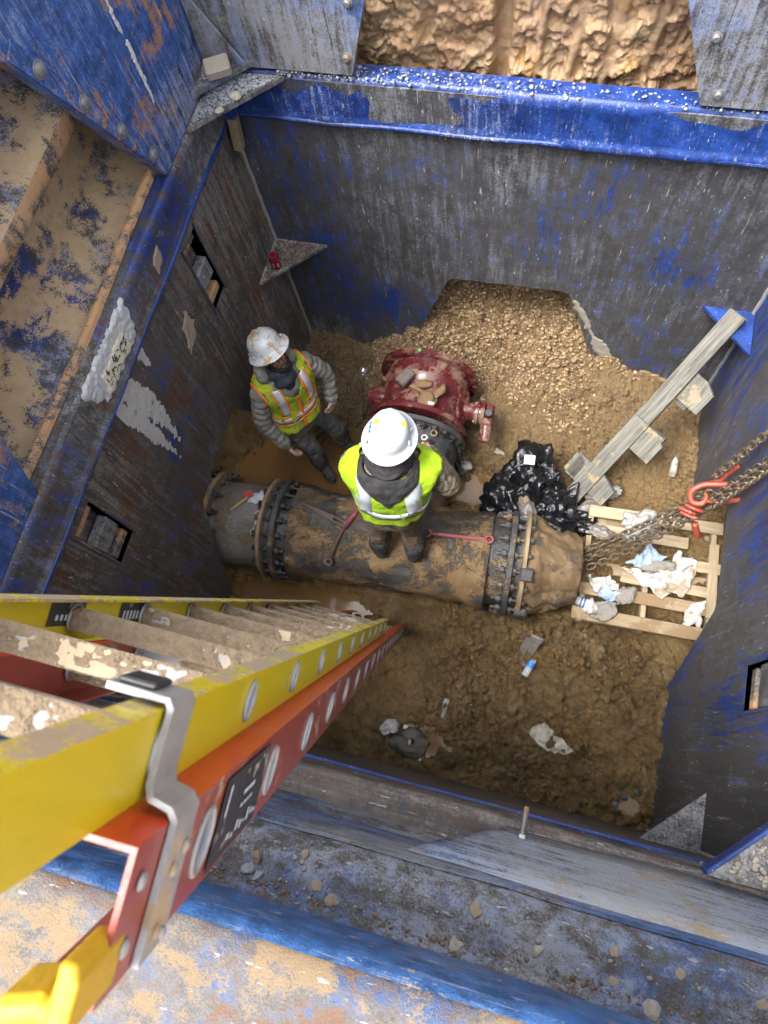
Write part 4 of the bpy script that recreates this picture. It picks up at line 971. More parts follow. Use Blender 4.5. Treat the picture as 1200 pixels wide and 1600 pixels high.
# things on the pallet
zt = .215
sheet('rag', [(.88, 1.74, zt + .07), (1.00, 1.73, zt + .05), (1.18, 1.88, zt + .08), (1.06, 1.92, zt + .07)], 31, M['cloth_blue'], None, 22, .028, 17, .004, label='pale blue rag bundle on the pallet below the chains', cat='rag')
crumple('rag', (1.13, 1.78, zt + .035), (.11, .05, .03), 32, M['cloth_grey'], None, .3, .35, 2.4, 4, label='brown rag rolled under the pale blue rag on the pallet', cat='rag')
sheet('cloth_sack', [(.84, 1.74, zt + .05), (1.20, 1.52, zt + .02), (1.40, 1.88, zt + .06), (1.12, 1.74, zt + .05)], 33, M['cloth_white'], None, 30, .034, 8, .004, label='large dirty white cloth spread over the right half of the pallet', cat='cloth')
sheet('rag', [(1.14, 1.60, zt + .02), (1.36, 1.56, zt + .02), (1.44, 1.90, zt + .03), (1.26, 1.92, zt + .03)], 34, M['cloth_white'], None, 26, .030, 11, .004, label='crumpled off-white cloth heap at the right end of the pallet', cat='cloth')
sheet('rag', [(.58, 1.58, zt + .02), (.70, 1.47, zt + .02), (.88, 1.50, zt + .02), (.80, 1.64, zt + .03)], 35, M['cloth_white'], None, 22, .034, 15, .004, label='grey and white rag in the middle of the pallet left of the sack', cat='rag')
sheet('rag', [(.70, 1.43, zt + .05), (.80, 1.39, zt + .04), (.87, 1.48, zt + .04), (.76, 1.53, zt + .06)], 36, M['cloth_blue'], None, 18, .030, 20, .004, label='pale blue rag knot at the centre of the pallet', cat='rag')
crumple('rag', (.92, 1.49, zt + .04), (.07, .05, .026), 37, M['cloth_grey'], None, .9, .4, 2.6, 4, label='grey glove-like rag right of the pale blue knot', cat='rag')
crumple('rag', (.76, 1.335, zt + .03), (.10, .065, .018), 38, M['cloth_grey'], None, .3, .35, 2.4, 4, label='dark muddy rag on the front board of the pallet', cat='rag')
crumple('plastic_sheet', (.66, 1.98, zt + .015), (.09, .045, .022), 39, M['dirty_film'], None, 0, .4, 2.6, 4, label='small dirty plastic scrap on the left far corner of the pallet', cat='plastic')
crumple('plastic_sheet', (.95, 2.10, zt + .05), (.13, .09, .06), 40, M['clear_film'], None, .4, .45, 2.3, 4, label='clear plastic wrap bunched on the far edge of the pallet', cat='plastic')
sheet('rag', [(1.38, 1.36, zt + .0), (1.50, 1.38, zt + .0), (1.52, 1.58, zt + .03), (1.40, 1.56, zt + .03)], 41, M['cloth_white'], None, 18, .028, 15, .004, label='white rag hanging off the right front corner of the pallet', cat='rag')
# white paper cup lying on its side
cup = thing('paper_cup', (.60, 1.345, zt), 'white paper cup with blue stripes lying on the front of the pallet', 'cup')
ca, cd = V((.545, 1.37, zt + .045)), V((1, -.16, 0)).normalized(); CM = simple('cup_white', (.48, .48, .47), .6, 0, .1, 20, .1, .15)
MB().lathe([(.0, 0), (.033, 0), (.044, .125), (.047, .128), (.043, .129), (.034, .02)], ca, cd, 22).build('cup', CM, cup, True)
for k in (.035, .06): MB().lathe([(.0365 + k * .088, k), (.0375 + k * .1, k + .014)], ca, cd, 22, caps=False).build('stripe', simple('cup_blue', (.04, .10, .35), .6), cup, True)
crumple('wrapper', (.665, 1.335, zt + .035), (.05, .05, .035), 43, M['cloth_white'], cup, 0, .45, 3, 3)

# ---- chains and hooks ---------------------------------------------------------
M['chain'] = simple('chain_steel', (.11, .085, .06), .55, .4, .5, 60, .4, .35, (.30, .22, .14), 30)
M['hook'] = simple('hook_orange', (.25, .050, .028), .45, 0, .35, 30, .3, .32, (.30, .15, .09), 22)
def link_mesh(L, W, r):
    b = MB(); pts = []
    for k in range(12):
        a = 2 * math.pi * k / 12; x = math.cos(a) * W / 2; z = math.sin(a) * W / 2 + (1 if math.sin(a) >= 0 else -1) * (L - W) / 2
        pts.append(V((x, 0, z)))
    b.tube(pts, r, 6, closed=True); return b.mesh('link', M['chain'], True)
LINK = link_mesh(.070, .045, .0085)
chain = thing('chain_sling', (1.20, 2.0, 0), 'rusty multi-strand lifting chain with orange hooks hanging in front of the right wall', 'chain')
def strand(pts, pitch=.051, tw=0):
    pts = [V(p) for p in pts]; seg = [0]
    for a, b_ in zip(pts, pts[1:]): seg.append(seg[-1] + (b_ - a).length)
    n = int(seg[-1] / pitch)
    for k in range(n + 1):
        d = k * pitch; i = max(j for j in range(len(seg) - 1) if seg[j] <= d + 1e-9) if d < seg[-1] else len(seg) - 2
        t = (d - seg[i]) / max(1e-6, seg[i + 1] - seg[i]); p = pts[i].lerp(pts[i + 1], t)
        i0 = max(0, i - (1 if t < .5 else 0)); dr = (pts[i + 1] - pts[i]).normalized()
        o = bpy.data.objects.new('link', LINK)
        f = frame(dr, Z1 if abs(dr.z) < .95 else X1) @ Matrix.Rotation(math.pi / 2 * (k % 2) + .6 + tw + random.uniform(-.15, .15), 3, 'Z')
        o.matrix_world = Matrix.Translation(p) @ f.to_4x4(); loc = o.location.copy(); o.location = loc
        put(o, chain)
def cat_curve(a, b_, sag, n=16, side=V((0, 0, 0))):
    a, b_ = V(a), V(b_); return [a.lerp(b_, t) - Z1 * sag * 4 * t * (1 - t) + side * math.sin(t * math.pi) for t in np.linspace(0, 1, n)]
HK = V((1.20, 2.02, 1.30))
LOOP = V((.49, 1.67, .40))
strand(cat_curve(HK + V((-.01, .03, -.03)), LOOP + V((.0, .05, .01)), .09), tw=0)
strand(cat_curve(HK + V((.02, -.01, -.02)), LOOP + V((.03, -.01, .0)), .11), tw=.5)
strand(cat_curve(HK + V((.03, -.05, -.05)), LOOP + V((.10, -.05, -.01)), .12), tw=.9)
strand([LOOP + V((.0, .05, .01)), LOOP + V((-.035, .02, -.03)), LOOP + V((.03, -.01, 0))])
strand(cat_curve(HK + V((-.02, .06, .0)), (1.02, 1.93, .92), .05), tw=.3)
strand(cat_curve(HK + V((.0, -.03, .02)), (1.34, 2.02, 2.1), .02), tw=.3)
strand(cat_curve(HK + V((.02, -.07, .0)), (1.31, 1.93, 2.1), .03), tw=.8)
strand(cat_curve(HK + V((-.02, .10, .1)), (1.30, 2.18, 2.1), .03), tw=.1)
def hook(pts, r, nm='hook'):
    P = [V(p) for p in pts]; Q = []
    for i in range(len(P) - 1):
        p0, p1, p2, p3 = P[max(i - 1, 0)], P[i], P[i + 1], P[min(i + 2, len(P) - 1)]
        for t in np.linspace(0, 1, 6, endpoint=False):
            Q.append(.5 * ((2 * p1) + (p2 - p0) * t + (2 * p0 - 5 * p1 + 4 * p2 - p3) * t * t + (3 * p1 - p0 - 3 * p2 + p3) * t ** 3))
    Q.append(P[-1]); n = len(Q)
    rr = [r * (1 - .55 * max(0, (k / (n - 1) - .72) / .28)) for k in range(n)]
    MB().tube(Q, rr, 10).build(nm, M['hook'], chain, 'all')
hook([HK + V(q) for q in [(.16, .06, .12), (.05, .07, .06), (-.06, .06, .02), (-.125, .01, -.01), (-.115, -.06, -.01), (-.06, -.075, .01), (-.035, -.03, .03), (-.05, .0, .03)]], .021)
hook([HK + V(q) for q in [(.18, -.03, .12), (.09, -.04, .05), (.02, -.05, .02), (-.03, -.06, .04)]], .018)
hook([HK + V(q) for q in [(.10, .16, .20), (.06, .13, .12), (.03, .10, .05), (-.02, .09, .02)]], .016)
for k, q in enumerate([(-.10, -.10, -.04), (-.13, -.11, -.08), (-.11, -.13, -.11)]):
    hook([HK + V(q) + V(w) for w in [(-.045, .02, .0), (.0, -.004, .02), (.05, -.01, .01), (.085, .0, -.02)]], .013, 'shackle_pin')
hook([HK + V(q) for q in [(-.04, -.15, -.18), (-.01, -.175, -.24), (.02, -.19, -.30), (.05, -.17, -.33)]], .024, 'grab_hook')

# ================================================================== PEOPLE
def bake(mb, name, mat, parent, voxel=.010, smooth=6, disp=0, dfreq=20, mats=None):
    """union of closed shells -> one continuous skin"""
    me = mb.mesh(name + '_src', mat); o = bpy.data.objects.new(name, me); COL.objects.link(o)
    r = o.modifiers.new('r', 'REMESH'); r.mode = 'VOXEL'; r.voxel_size = voxel; r.use_smooth_shade = True
    if smooth:
        m = o.modifiers.new('s', 'SMOOTH'); m.factor = .5; m.iterations = smooth
    dg = bpy.context.evaluated_depsgraph_get(); dg.update()
    nm = bpy.data.meshes.new_from_object(o.evaluated_get(dg)); bpy.data.objects.remove(o); bpy.data.meshes.remove(me); nm.name = name
    if disp:
        n = len(nm.vertices); co = np.empty(n * 3, np.float32); nm.vertices.foreach_get('co', co); co = co.reshape(-1, 3).astype(float)
        no = np.empty(n * 3, np.float32); nm.vertex_normals.foreach_get('vector', no); no = no.reshape(-1, 3)
        d = (1 - np.abs(fbm(co * dfreq, 3, .5, 5)) * 2) * disp
        nm.vertices.foreach_set('co', (co + no * d[:, None]).astype(np.float32).ravel())
    nm.materials.clear(); nm.materials.append(mat)
    nm.polygons.foreach_set('use_smooth', [True] * len(nm.polygons)); nm.update()
    return put(bpy.data.objects.new(name, nm), parent)
def cap(mb, a, b_, r0, r1, n=14, flat=1.0, x=None):
    a, b_ = V(a), V(b_); d = b_ - a; L = d.length
    pr = [(r0 * math.sin(t), -r0 * math.cos(t)) for t in np.linspace(0.02, math.pi / 2, 6)] + [(r1 * math.sin(t), L - r1 * math.cos(t)) for t in np.linspace(math.pi / 2, math.pi - .02, 6)]
    mb.lathe(pr, a, d, n, x=x); return mb
def chain_cap(mb, pts, rr, n=14):
    for i in range(len(pts) - 1): cap(mb, pts[i], pts[i + 1], rr[i], rr[i + 1], n)
    return mb
def ell(mb, c, rad, fr=None, n=16):
    fr = fr or Matrix.Identity(3); c = V(c); vs = []; fs = []; m = n // 2
    for i in range(1, m):
        t = math.pi * i / m
        for k in range(n):
            p = 2 * math.pi * k / n; vs.append(c + fr @ V((rad[0] * math.sin(t) * math.cos(p), rad[1] * math.sin(t) * math.sin(p), rad[2] * math.cos(t))))
    vs += [c + fr @ V((0, 0, rad[2])), c - fr @ V((0, 0, rad[2]))]; N = len(vs)
    for i in range(m - 2):
        for k in range(n): fs.append((i * n + k, i * n + (k + 1) % n, (i + 1) * n + (k + 1) % n, (i + 1) * n + k))
    for k in range(n): fs.append((N - 2, (k + 1) % n, k)); fs.append((N - 1, (m - 2) * n + k, (m - 2) * n + (k + 1) % n))
    return mb.add(vs, fs)

class Torso:
    """smooth loft: rings of (centre, half width, half depth) with right and forward vectors"""
    def __init__(s, rings, right, fwd): s.r = rings; s.R = V(right).normalized(); s.F = V(fwd).normalized()
    def at(s, t):
        n = len(s.r) - 1; x = min(max(t, 0), 1) * n; i = min(int(x), n - 1); u = x - i
        def cr(f):
            p0, p1, p2, p3 = f(s.r[max(i - 1, 0)]), f(s.r[i]), f(s.r[i + 1]), f(s.r[min(i + 2, n)])
            return .5 * ((2 * p1) + (p2 - p0) * u + (2 * p0 - 5 * p1 + 4 * p2 - p3) * u * u + (3 * p1 - p0 - 3 * p2 + p3) * u ** 3)
        return cr(lambda q: V(q[0])), cr(lambda q: q[1]), cr(lambda q: q[2])
    def pt(s, t, a, inf=0):
        c, w, d = s.at(t); ca, sa = math.cos(a), math.sin(a); e = .82
        return c + s.R * ((w + inf) * math.copysign(abs(ca) ** e, ca)) + s.F * ((d + inf) * math.copysign(abs(sa) ** e, sa))
    def ang(s, t, lat, front):
        c, w, d = s.at(t); q = min(1, max(-1, lat / (w + .03))); a = math.acos(math.copysign(abs(q) ** (1 / .82), q)); return a if front else -a
    def solid(s, mb, inf=0, n=28, m=22):
        P = [[s.pt(i / m, 2 * math.pi * k / n, inf) for k in range(n)] for i in range(m + 1)]
        vs = [q for r in P for q in r]; fs = [(i * n + k, i * n + (k + 1) % n, (i + 1) * n + (k + 1) % n, (i + 1) * n + k) for i in range(m) for k in range(n)]
        fs += [tuple(range(n))[::-1], tuple(range(m * n, m * n + n))]; return mb.add(vs, fs)

def band(T, pts, half, inf, name, mat, parent, th=.003, seed=1):
    """strip on the torso following (t, angle) samples; half = half width along t or angle"""
    rows = []
    for (t, a, dt, da) in pts:
        rows.append([T.pt(t - dt * half, a - da * half, inf + .004 * vnoise(np.array([[t * 30, a * 6, seed]]))[0]), T.pt(t, a, inf + .0015), T.pt(t + dt * half, a + da * half, inf)])
    b = MB(); b.grid(rows); o = b.build(name, mat, parent, 'all'); m = o.modifiers.new('thick', 'SOLIDIFY'); m.thickness = th; m.offset = 0; return o

def hard_hat(parent, c, fwd, up, mat, scale=1.0, stickers=False):
    up = V(up).normalized(); F = (V(fwd) - up * V(fwd).dot(up)).normalized(); Rr = F.cross(up); fr = Matrix((Rr, F, up)).transposed(); c = V(c)
    def sf(e, a, k=1.0):   # e: 0 top .. 1 rim of the dome
        x = .122 * math.sin(e * math.pi / 2) ** .92 * math.cos(a); y = .146 * math.sin(e * math.pi / 2) ** .92 * math.sin(a)
        z = .128 * math.cos(e * math.pi / 2) ** .72 + .010 * math.exp(-(x / .016) ** 2) * (1 - e ** 4) + .005 * math.exp(-((abs(x) - .05) / .012) ** 2) * (1 - e ** 3)
        return c + fr @ (V((x, y, z)) * k * scale)
    n = 56; P = [[sf(max(e, .004), 2 * math.pi * k / n) for k in range(n)] for e in np.linspace(0, 1, 17)]
    for (q, dz) in ((1.03, -.006), (1.10, -.011), (1.22, -.019), (1.34, -.026), (1.40, -.027), (1.415, -.031), (1.39, -.034), (1.2, -.026), (1.0, -.016), (.93, .0)):
        row = []
        for k in range(n):
            a = 2 * math.pi * k / n; ext = (q - 1)
            x = (.122 + .098 * ext) * math.cos(a); y = (.146 + (.098 + .03 * max(0, math.sin(a))) * ext) * math.sin(a)
            row.append(c + fr @ (V((x, y, dz - .012 * max(0, math.sin(a)) * ext * 2.4)) * scale))
        P.append(row)
    b = MB(); b.grid(P, closed_u=True); h = b.build('hard_hat', mat, parent, 60)
    for sx in (-1, 1):
        for dy in (-.05, .035):
            MB().box(c + fr @ (V((sx * .122, dy, .010)) * scale), (.010, .034, .020), fr @ Matrix.Rotation(-sx * dy * 5, 3, 'Z'), 0, .003).build('slot_cap', mat, h)
    if stickers:
        def patch(nm, e0, e1, a0, a1, mat):
            bb = MB(); bb.grid([[sf(e, a, 1.012) for a in np.linspace(a0, a1, 7)] for e in np.linspace(e0, e1, 7)]); bb.build(nm, mat, h, 'all')
        ys = simple('sticker_yellow', (.75, .62, .04), .5, 0, .15, 60, .1, .15); bs = simple('sticker_blue', (.01, .09, .42), .45)
        patch('yellow_sticker', .20, .42, 2.75, 3.25, ys); patch('yellow_sticker', .42, .66, .05, .30, ys)
        patch('blue_logo', .50, .61, 2.92, 3.08, bs); patch('blue_logo', .50, .63, 3.12, 3.32, bs); patch('blue_logo', .54, .66, 3.36, 3.52, bs)
    return h

def hand(mb, wrist, d, palm_n, curl=.5, s=1.0, side=1, thumb=.6):
    """palm, four unequal fingers with two bends, thumb from the side of the palm"""
    d = V(d).normalized(); n = (V(palm_n) - d * V(palm_n).dot(d)).normalized(); w = d.cross(n) * side
    W = V(wrist)
    ell(mb, W + d * .045 * s, (.042 * s, .018 * s, .052 * s), Matrix((w, n, d)).transposed(), 12)
    cap(mb, W - d * .03 * s, W + d * .03 * s, .027 * s, .026 * s, 10)
    for k, (o, L) in enumerate([(.030, .068), (.010, .078), (-.010, .072), (-.029, .056)]):
        p = W + d * .082 * s + w * o * s; a = 0; pts = [p]; dd = d
        for q, fl in ((.45, .55), (.32, .8), (.23, .6)):
            a += curl * fl * 1.6; dd = d * math.cos(a) + n * math.sin(a); pts.append(pts[-1] + dd * L * q * s * 1.05)
        chain_cap(mb, pts, [.0098 * s, .0092 * s, .0085 * s, .0075 * s], 8)
    p = W + d * .02 * s + w * .036 * s; q1 = p + (d * .6 + w * .7 + n * .3 * thumb).normalized() * .038 * s; q2 = q1 + (d * .8 + w * .1 + n * thumb).normalized() * .034 * s
    chain_cap(mb, [p, q1, q2], [.013 * s, .0108 * s, .009 * s], 8)

def cloth(name, a, b_, scale=10, dirt=.25, dcol=(.20, .135, .07), ds=5, fold=.5):
    s = NT(name); n = s.noise(scale, 6, .65); d = s.noise(ds, 8, .7); f = s.noise(160, 3, .6)
    c = s.mix(s.th(n, .35, .65), a, b_); m = s.th(d, .70 - .33 * dirt, .78 - .33 * dirt); c = s.mix(s.math('MULTIPLY', m, .8), c, dcol)
    return s.out(c, .88, 0, s.bump(s.math('ADD', s.noise(14, 4, .6, dist=1.2), s.math('MULTIPLY', f, .15)), fold, .025))
M['skin1'] = simple('skin_brown', (.165, .085, .055), .5, 0, .15, 40, .1)
M['skin2'] = simple('skin_tan', (.42, .25, .17), .5, 0, .15, 40, .1, .2, (.2, .13, .08), 25)
M['beard'] = simple('beard', (.012, .010, .009), .8, 0, .3, 120, .8)
M['navy'] = cloth('navy_hoodie', (.012, .016, .028), (.030, .036, .055), 12, .12)
M['black_hood'] = cloth('black_hoodie', (.010, .010, .012), (.030, .029, .031), 12, .10, (.12, .10, .08))
M['puffer'] = cloth('puffer_grey', (.12, .118, .105), (.20, .195, .175), 8, .22, (.20, .155, .105))
M['jeans'] = cloth('muddy_jeans', (.075, .085, .10), (.15, .155, .155), 8, .6, (.19, .145, .09))
M['trousers2'] = cloth('muddy_trousers', (.05, .036, .025), (.11, .075, .048), 8, .45, (.17, .105, .052))
M['boot'] = cloth('muddy_boot', (.02, .02, .024), (.06, .052, .05), 9, .5, (.15, .095, .05))
M['boot_black'] = cloth('rubber_boot', (.012, .013, .016), (.045, .047, .052), 9, .3, (.15, .095, .05))
def camo():
    s = NT('camo_sleeve'); n = s.noise(13, 3, .5, dist=.7); n2 = s.noise(17, 3, .5, s.map(loc=(4, 2, 1)), .7); d = s.noise(6, 7, .7)
    c = s.mix(s.th(n, .48, .53), (.17, .135, .09), (.085, .07, .045)); c = s.mix(s.th(n2, .56, .6), c, (.23, .20, .15)); c = s.mix(s.math('MULTIPLY', s.th(d, .5, .65), .6), c, (.10, .075, .045))
    return s.out(c, .85, 0, s.bump(s.noise(22, 4, .6, dist=1.5), .8, .03))
M['camo'] = camo()
M['vest'] = cloth('vest_lime', (.22, .37, .004), (.30, .47, .008), 7, .20, (.30, .33, .08), 9)
M['vest_dirty'] = cloth('vest_lime_dirty', (.26, .35, .012), (.36, .45, .02), 9, .55, (.20, .19, .07), 8)
M['silver'] = simple('reflective_tape', (.55, .60, .66), .35, .25, .12, 60, .15, .22, (.20, .17, .13), 20)
M['silver_dirty'] = simple('reflective_tape_dirty', (.42, .40, .38), .5, .2, .2, 60, .2, .5, (.24, .18, .12), 14)
M['orange'] = simple('orange_trim', (.70, .16, .02), .7, 0, .15, 40, .2, .2)
def hat_mat(name, dirt, col=(.42, .31, .19)):
    s = NT(name); n = s.noise(11, 5, .6, dist=.4); f = s.noise(60, 4, .7)
    m = s.th(s.math('ADD', s.math('MULTIPLY', n, .78), s.math('MULTIPLY', f, .22)), .74 - .3 * dirt, .765 - .3 * dirt)
    c = s.mix(m, s.mix(f, (.40, .43, .47), (.46, .48, .51)), s.mix(f, tuple(k * .6 for k in col), col))
    return s.out(c, s.mixf(m, .32, .9), 0, s.bump(m, .25, .004))
M['hat_muddy'] = hat_mat('hat_muddy', .72); M['hat_clean'] = hat_mat('hat_clean', .33, (.10, .08, .05))

def head(parent, c, fwd, up, skin, beard=False, eyes=True):
    up = V(up).normalized(); F = (V(fwd) - up * V(fwd).dot(up)).normalized(); Rr = F.cross(up); fr = Matrix((Rr, F, up)).transposed(); c = V(c); q = lambda x, y, z: c + fr @ V((x, y, z))
    b = MB(); ell(b, q(0, -.01, .03), (.078, .10, .095), fr); ell(b, q(0, .022, -.045), (.060, .072, .070), fr)
    cap(b, q(0, .085, .012), q(0, .106, -.022), .010, .015, 8); ell(b, q(0, .082, .026), (.055, .02, .014), fr, 10)
    ell(b, q(0, .075, -.09), (.028, .024, .022), fr, 10); ell(b, q(0, .088, -.055), (.024, .012, .007), fr, 10); ell(b, q(0, .086, -.068), (.022, .012, .008), fr, 10)
    for s in (-1, 1):
        ell(b, q(s * .04, .066, -.02), (.022, .02, .018), fr, 10); ell(b, q(s * .080, -.005, -.005), (.010, .022, .034), fr, 10)
    cap(b, q(0, -.02, -.05), q(0, -.035, -.17), .058, .062, 14)
    h = bake(b, 'head', skin, parent, .0055, 3)
    if eyes:
        for s in (-1, 1):
            e = MB(); ell(e, q(s * .031, .080, .004), (.011, .009, .008), fr, 12); ey = e.build('eye', simple('eye_white', (.6, .57, .52), .3), h, 'all')
            e = MB(); ell(e, q(s * .031, .0875, .003), (.0048, .003, .0048), fr, 10); e.build('iris', simple('iris', (.02, .012, .008), .2), h, 'all')
            e = MB(); cap(e, q(s * .016, .092, .024), q(s * .046, .082, .026), .0042, .003, 8); e.build('eyebrow', M['beard'], h, 'all')
    if beard:
        e = MB(); ell(e, q(0, .045, -.082), (.060, .056, .045), fr)
        for s in (-1, 1): cap(e, q(s * .064, .012, -.005), q(s * .056, .04, -.065), .014, .02, 8)
        cap(e, q(-.022, .099, -.046), q(.022, .099, -.046), .0055, .0055, 8)
        bake(e, 'beard', M['beard'], h, .006, 2)
    return h

# ---------------- worker standing in the puddle, facing right -------------------
p1 = thing('person', (-1.80, 2.28, 0), 'worker in mud-spattered hard hat and grey quilted jacket standing in the puddle', 'person')
R1, F1 = V((-.60, -.80, 0)).normalized(), V((.80, -.60, 0)).normalized()
hipc, chest = V((-1.905, 2.225, .93)), V((-1.935, 2.305, 1.33))
HEAD1 = V((-1.925, 2.325, 1.68))
T1 = Torso([(hipc + V((0, 0, -.09)), .165, .115), (hipc + V((0, 0, .03)), .175, .125), (hipc.lerp(chest, .45), .170, .125), (chest + V((0, 0, -.06)), .195, .140), (chest + V((0, 0, .05)), .205, .140), (chest + V((0, 0, .135)), .185, .115), (chest + V((.005, 0, .185)), .12, .09), (chest + V((.01, 0, .22)), .07, .075)], R1, F1)
shA, shB = chest + R1 * .185 + V((0, 0, .10)), chest - R1 * .185 + V((0, 0, .10))
elA, wrA = V((-2.085, 2.035, 1.14)), V((-1.945, 1.985, .885)); elB, wrB = V((-1.70, 2.53, 1.15)), V((-1.66, 2.42, .93))
def puffy(mb, a, b_, c, r0, r1, r2, q=.058):
    """sleeve with quilted bulges"""
    for (u, v, ra, rb) in ((a, b_, r0, r1), (b_, c, r1, r2)):
        u, v = V(u), V(v); L = (v - u).length; n = max(2, int(L / q)); d = (v - u) / n
        for k in range(n):
            r = ra + (rb - ra) * (k + .5) / n; ell(mb, u + d * (k + .5), (r * random.uniform(.97, 1.04), r * random.uniform(.97, 1.04), L / n * random.uniform(.88, 1.05)), frame(d), 16)
b = MB(); T1.solid(b, .016)
jk = bake(b, 'jacket', M['puffer'], p1, .010, 3, .004, 12)
for (s, e, w) in ((shA, elA, wrA), (shB, elB, wrB)):
    b = MB(); puffy(b, s, e, w, .086, .072, .056); cap(b, V(w) - (V(w) - V(e)).normalized() * .01, V(w) + (V(w) - V(e)).normalized() * .015, .048, .045)
    bake(b, 'sleeve', M['puffer'], p1, .0075, 3, .004, 18)
b = MB()   # grey hood and collar folded back
for k in range(9):
    a = math.pi * (.02 + .96 * k / 8); p = chest + V((.0, 0, .235)) + R1 * (.125 * math.cos(a)) - F1 * (.125 * math.sin(a) - .02) + V((0, 0, .05 * math.sin(a)))
    ell(b, p, (.05, .05, .075), None, 10)
bake(b, 'jacket_hood', M['puffer'], p1, .010, 4, .003, 14)
b = MB()
for k in range(12):
    a = 2 * math.pi * k / 12; ell(b, chest + V((.012, -.004, .235)) + R1 * (.078 * math.cos(a)) - F1 * (.072 * math.sin(a)), (.042, .042, .05), None, 10)
ell(b, chest + F1 * .09 + V((0, 0, .17)), (.10, .06, .07), Matrix((R1, F1, Z1)).transposed()); ell(b, chest + F1 * .118 + V((0, 0, .10)), (.06, .03, .10), Matrix((R1, F1, Z1)).transposed())
bake(b, 'hoodie_collar', M['navy'], p1, .009, 4, .004, 15)
# vest shell
def vest_shell(T, inf, t0, t1, hole, mat, parent, open_front=.0, vneck=None, seed=2, flare=0):
    n, m = 96, 56; P = []; fs = []
    for i in range(m + 1):
        t = t0 + (t1 - t0) * i / m
        fl = flare * math.exp(-((t - .70) / .10) ** 2)
        P.append([T.R * fl * math.copysign(abs(math.cos(2 * math.pi * k / n)) ** 3, math.cos(2 * math.pi * k / n)) + T.pt(t, 2 * math.pi * k / n, inf + .009 * fbm(np.array([[4 * math.cos(2 * math.pi * k / n) + seed, 4 * math.sin(2 * math.pi * k / n), t * 9]]), 3)[0] + .012 * max(0, .25 - t) * math.sin(k * .6)) for k in range(n)])
    vs = [q for r in P for q in r]
    for i in range(m):
        t = t0 + (t1 - t0) * (i + .5) / m
        for k in range(n):
            a = 2 * math.pi * (k + .5) / n; lat = abs(math.cos(a))
            if hole[0] < t < hole[1] and lat > hole[2]: continue
            if vneck and math.sin(a) > 0 and t > vneck[0] and abs(math.cos(a)) < vneck[1] * (t - vneck[0]) / (t1 - vneck[0]): continue
            fs.append((i * n + k, i * n + (k + 1) % n, (i + 1) * n + (k + 1) % n, (i + 1) * n + k))
    o = MB().add(vs, fs).build('vest', mat, parent, 'all'); md = o.modifiers.new('thick', 'SOLIDIFY'); md.thickness = .005; md.offset = 0; return o
v1 = vest_shell(T1, .034, .16, .90, (.50, .74, .86), M['vest_dirty'], p1, vneck=(.52, .80))
for nm, dt, hw, mt in (('belt_stripe', 0, .028, 'silver_dirty'), ('belt_trim', .040, .006, 'orange'), ('belt_trim', -.040, .006, 'orange')):
    band(T1, [(.30 + dt, a, 1, 0) for a in np.linspace(0, 2 * math.pi, 60)], hw, .041, nm, M[mt], v1)
for lat in (-.115, .115):
    for front in (True, False):
        for nm, dl, hw, mt in (('shoulder_stripe', 0, .14, 'silver'), ('shoulder_trim', .030, .034, 'orange'), ('shoulder_trim', -.030, .034, 'orange')):
            band(T1, [(t, T1.ang(t, lat + dl, front), 0, 1) for t in np.linspace(.36, .80, 24)], hw, .0415, nm, M[mt], v1)
band(T1, [(t, math.pi / 2, 0, 1) for t in np.linspace(.17, .54, 16)], .028, .042, 'zip_trim', M['orange'], v1)
for s in (-1, 1):   # orange binding round the armholes
    pts = []
    for k in range(20):
        a = 2 * math.pi * k / 20; t = .62 + .125 * math.cos(a); an = (0 if s > 0 else math.pi) + .58 * math.sin(a); pts.append(T1.pt(t, an, .038))
    MB().tube(pts, .008, 6, closed=True).build('armhole_trim', M['orange'], v1, 'all')
# head, hat, hands, legs
HF1 = V((.80, -.56, .50)); UP1 = V((-.46, .27, 1)).normalized()
head(p1, HEAD1, HF1, UP1, M['skin1'], True)
hard_hat(p1, HEAD1 + UP1 * .078 - HF1.normalized() * .034, HF1, UP1 - HF1 * .08, M['hat_muddy'], 1.0)
b = MB(); hand(b, wrA + V((.02, -.008, -.035)), V((.30, -.12, -.95)), V((.5, .6, 0)), .45, 1.02, 1)
M['glove'] = simple('skin_dusty', (.30, .22, .17), .7, 0, .25, 30, .3, .3)
bake(b, 'hand', M['glove'], p1, .0045, 2)
b = MB(); hand(b, wrB, V((.0, -.5, -.8)), V((-.7, 0, 0)), .6, 1.0, -1); bake(b, 'hand', M['glove'], p1, .005, 2)
knA, anA = V((-1.865, 2.150, .50)), V((-1.865, 2.175, .10)); knB, anB = V((-1.775, 2.405, .50)), V((-1.72, 2.44, .10))
b = MB(); ell(b, hipc + V((0, 0, -.03)), (.165, .125, .13), Matrix((R1, F1, Z1)).transposed())
chain_cap(b, [hipc + R1 * .085 + V((0, 0, -.04)), knA, anA], [.102, .074, .068]); chain_cap(b, [hipc - R1 * .085 + V((0, 0, -.04)), knB, anB], [.102, .074, .068])
bake(b, 'trousers', M['jeans'], p1, .010, 3, .007, 11)
for an, d in ((anA, V((.75, -.62, 0))), (anB, V((.9, -.4, 0)))):
    d = d.normalized(); b = MB(); cap(b, an + V((0, 0, .22)), an + V((0, 0, -.03)), .078, .066); cap(b, an + V((0, 0, -.07)), an + d * .16 + V((0, 0, -.085)), .055, .046); bake(b, 'boot', M['boot'], p1, .010, 3, .006, 14)

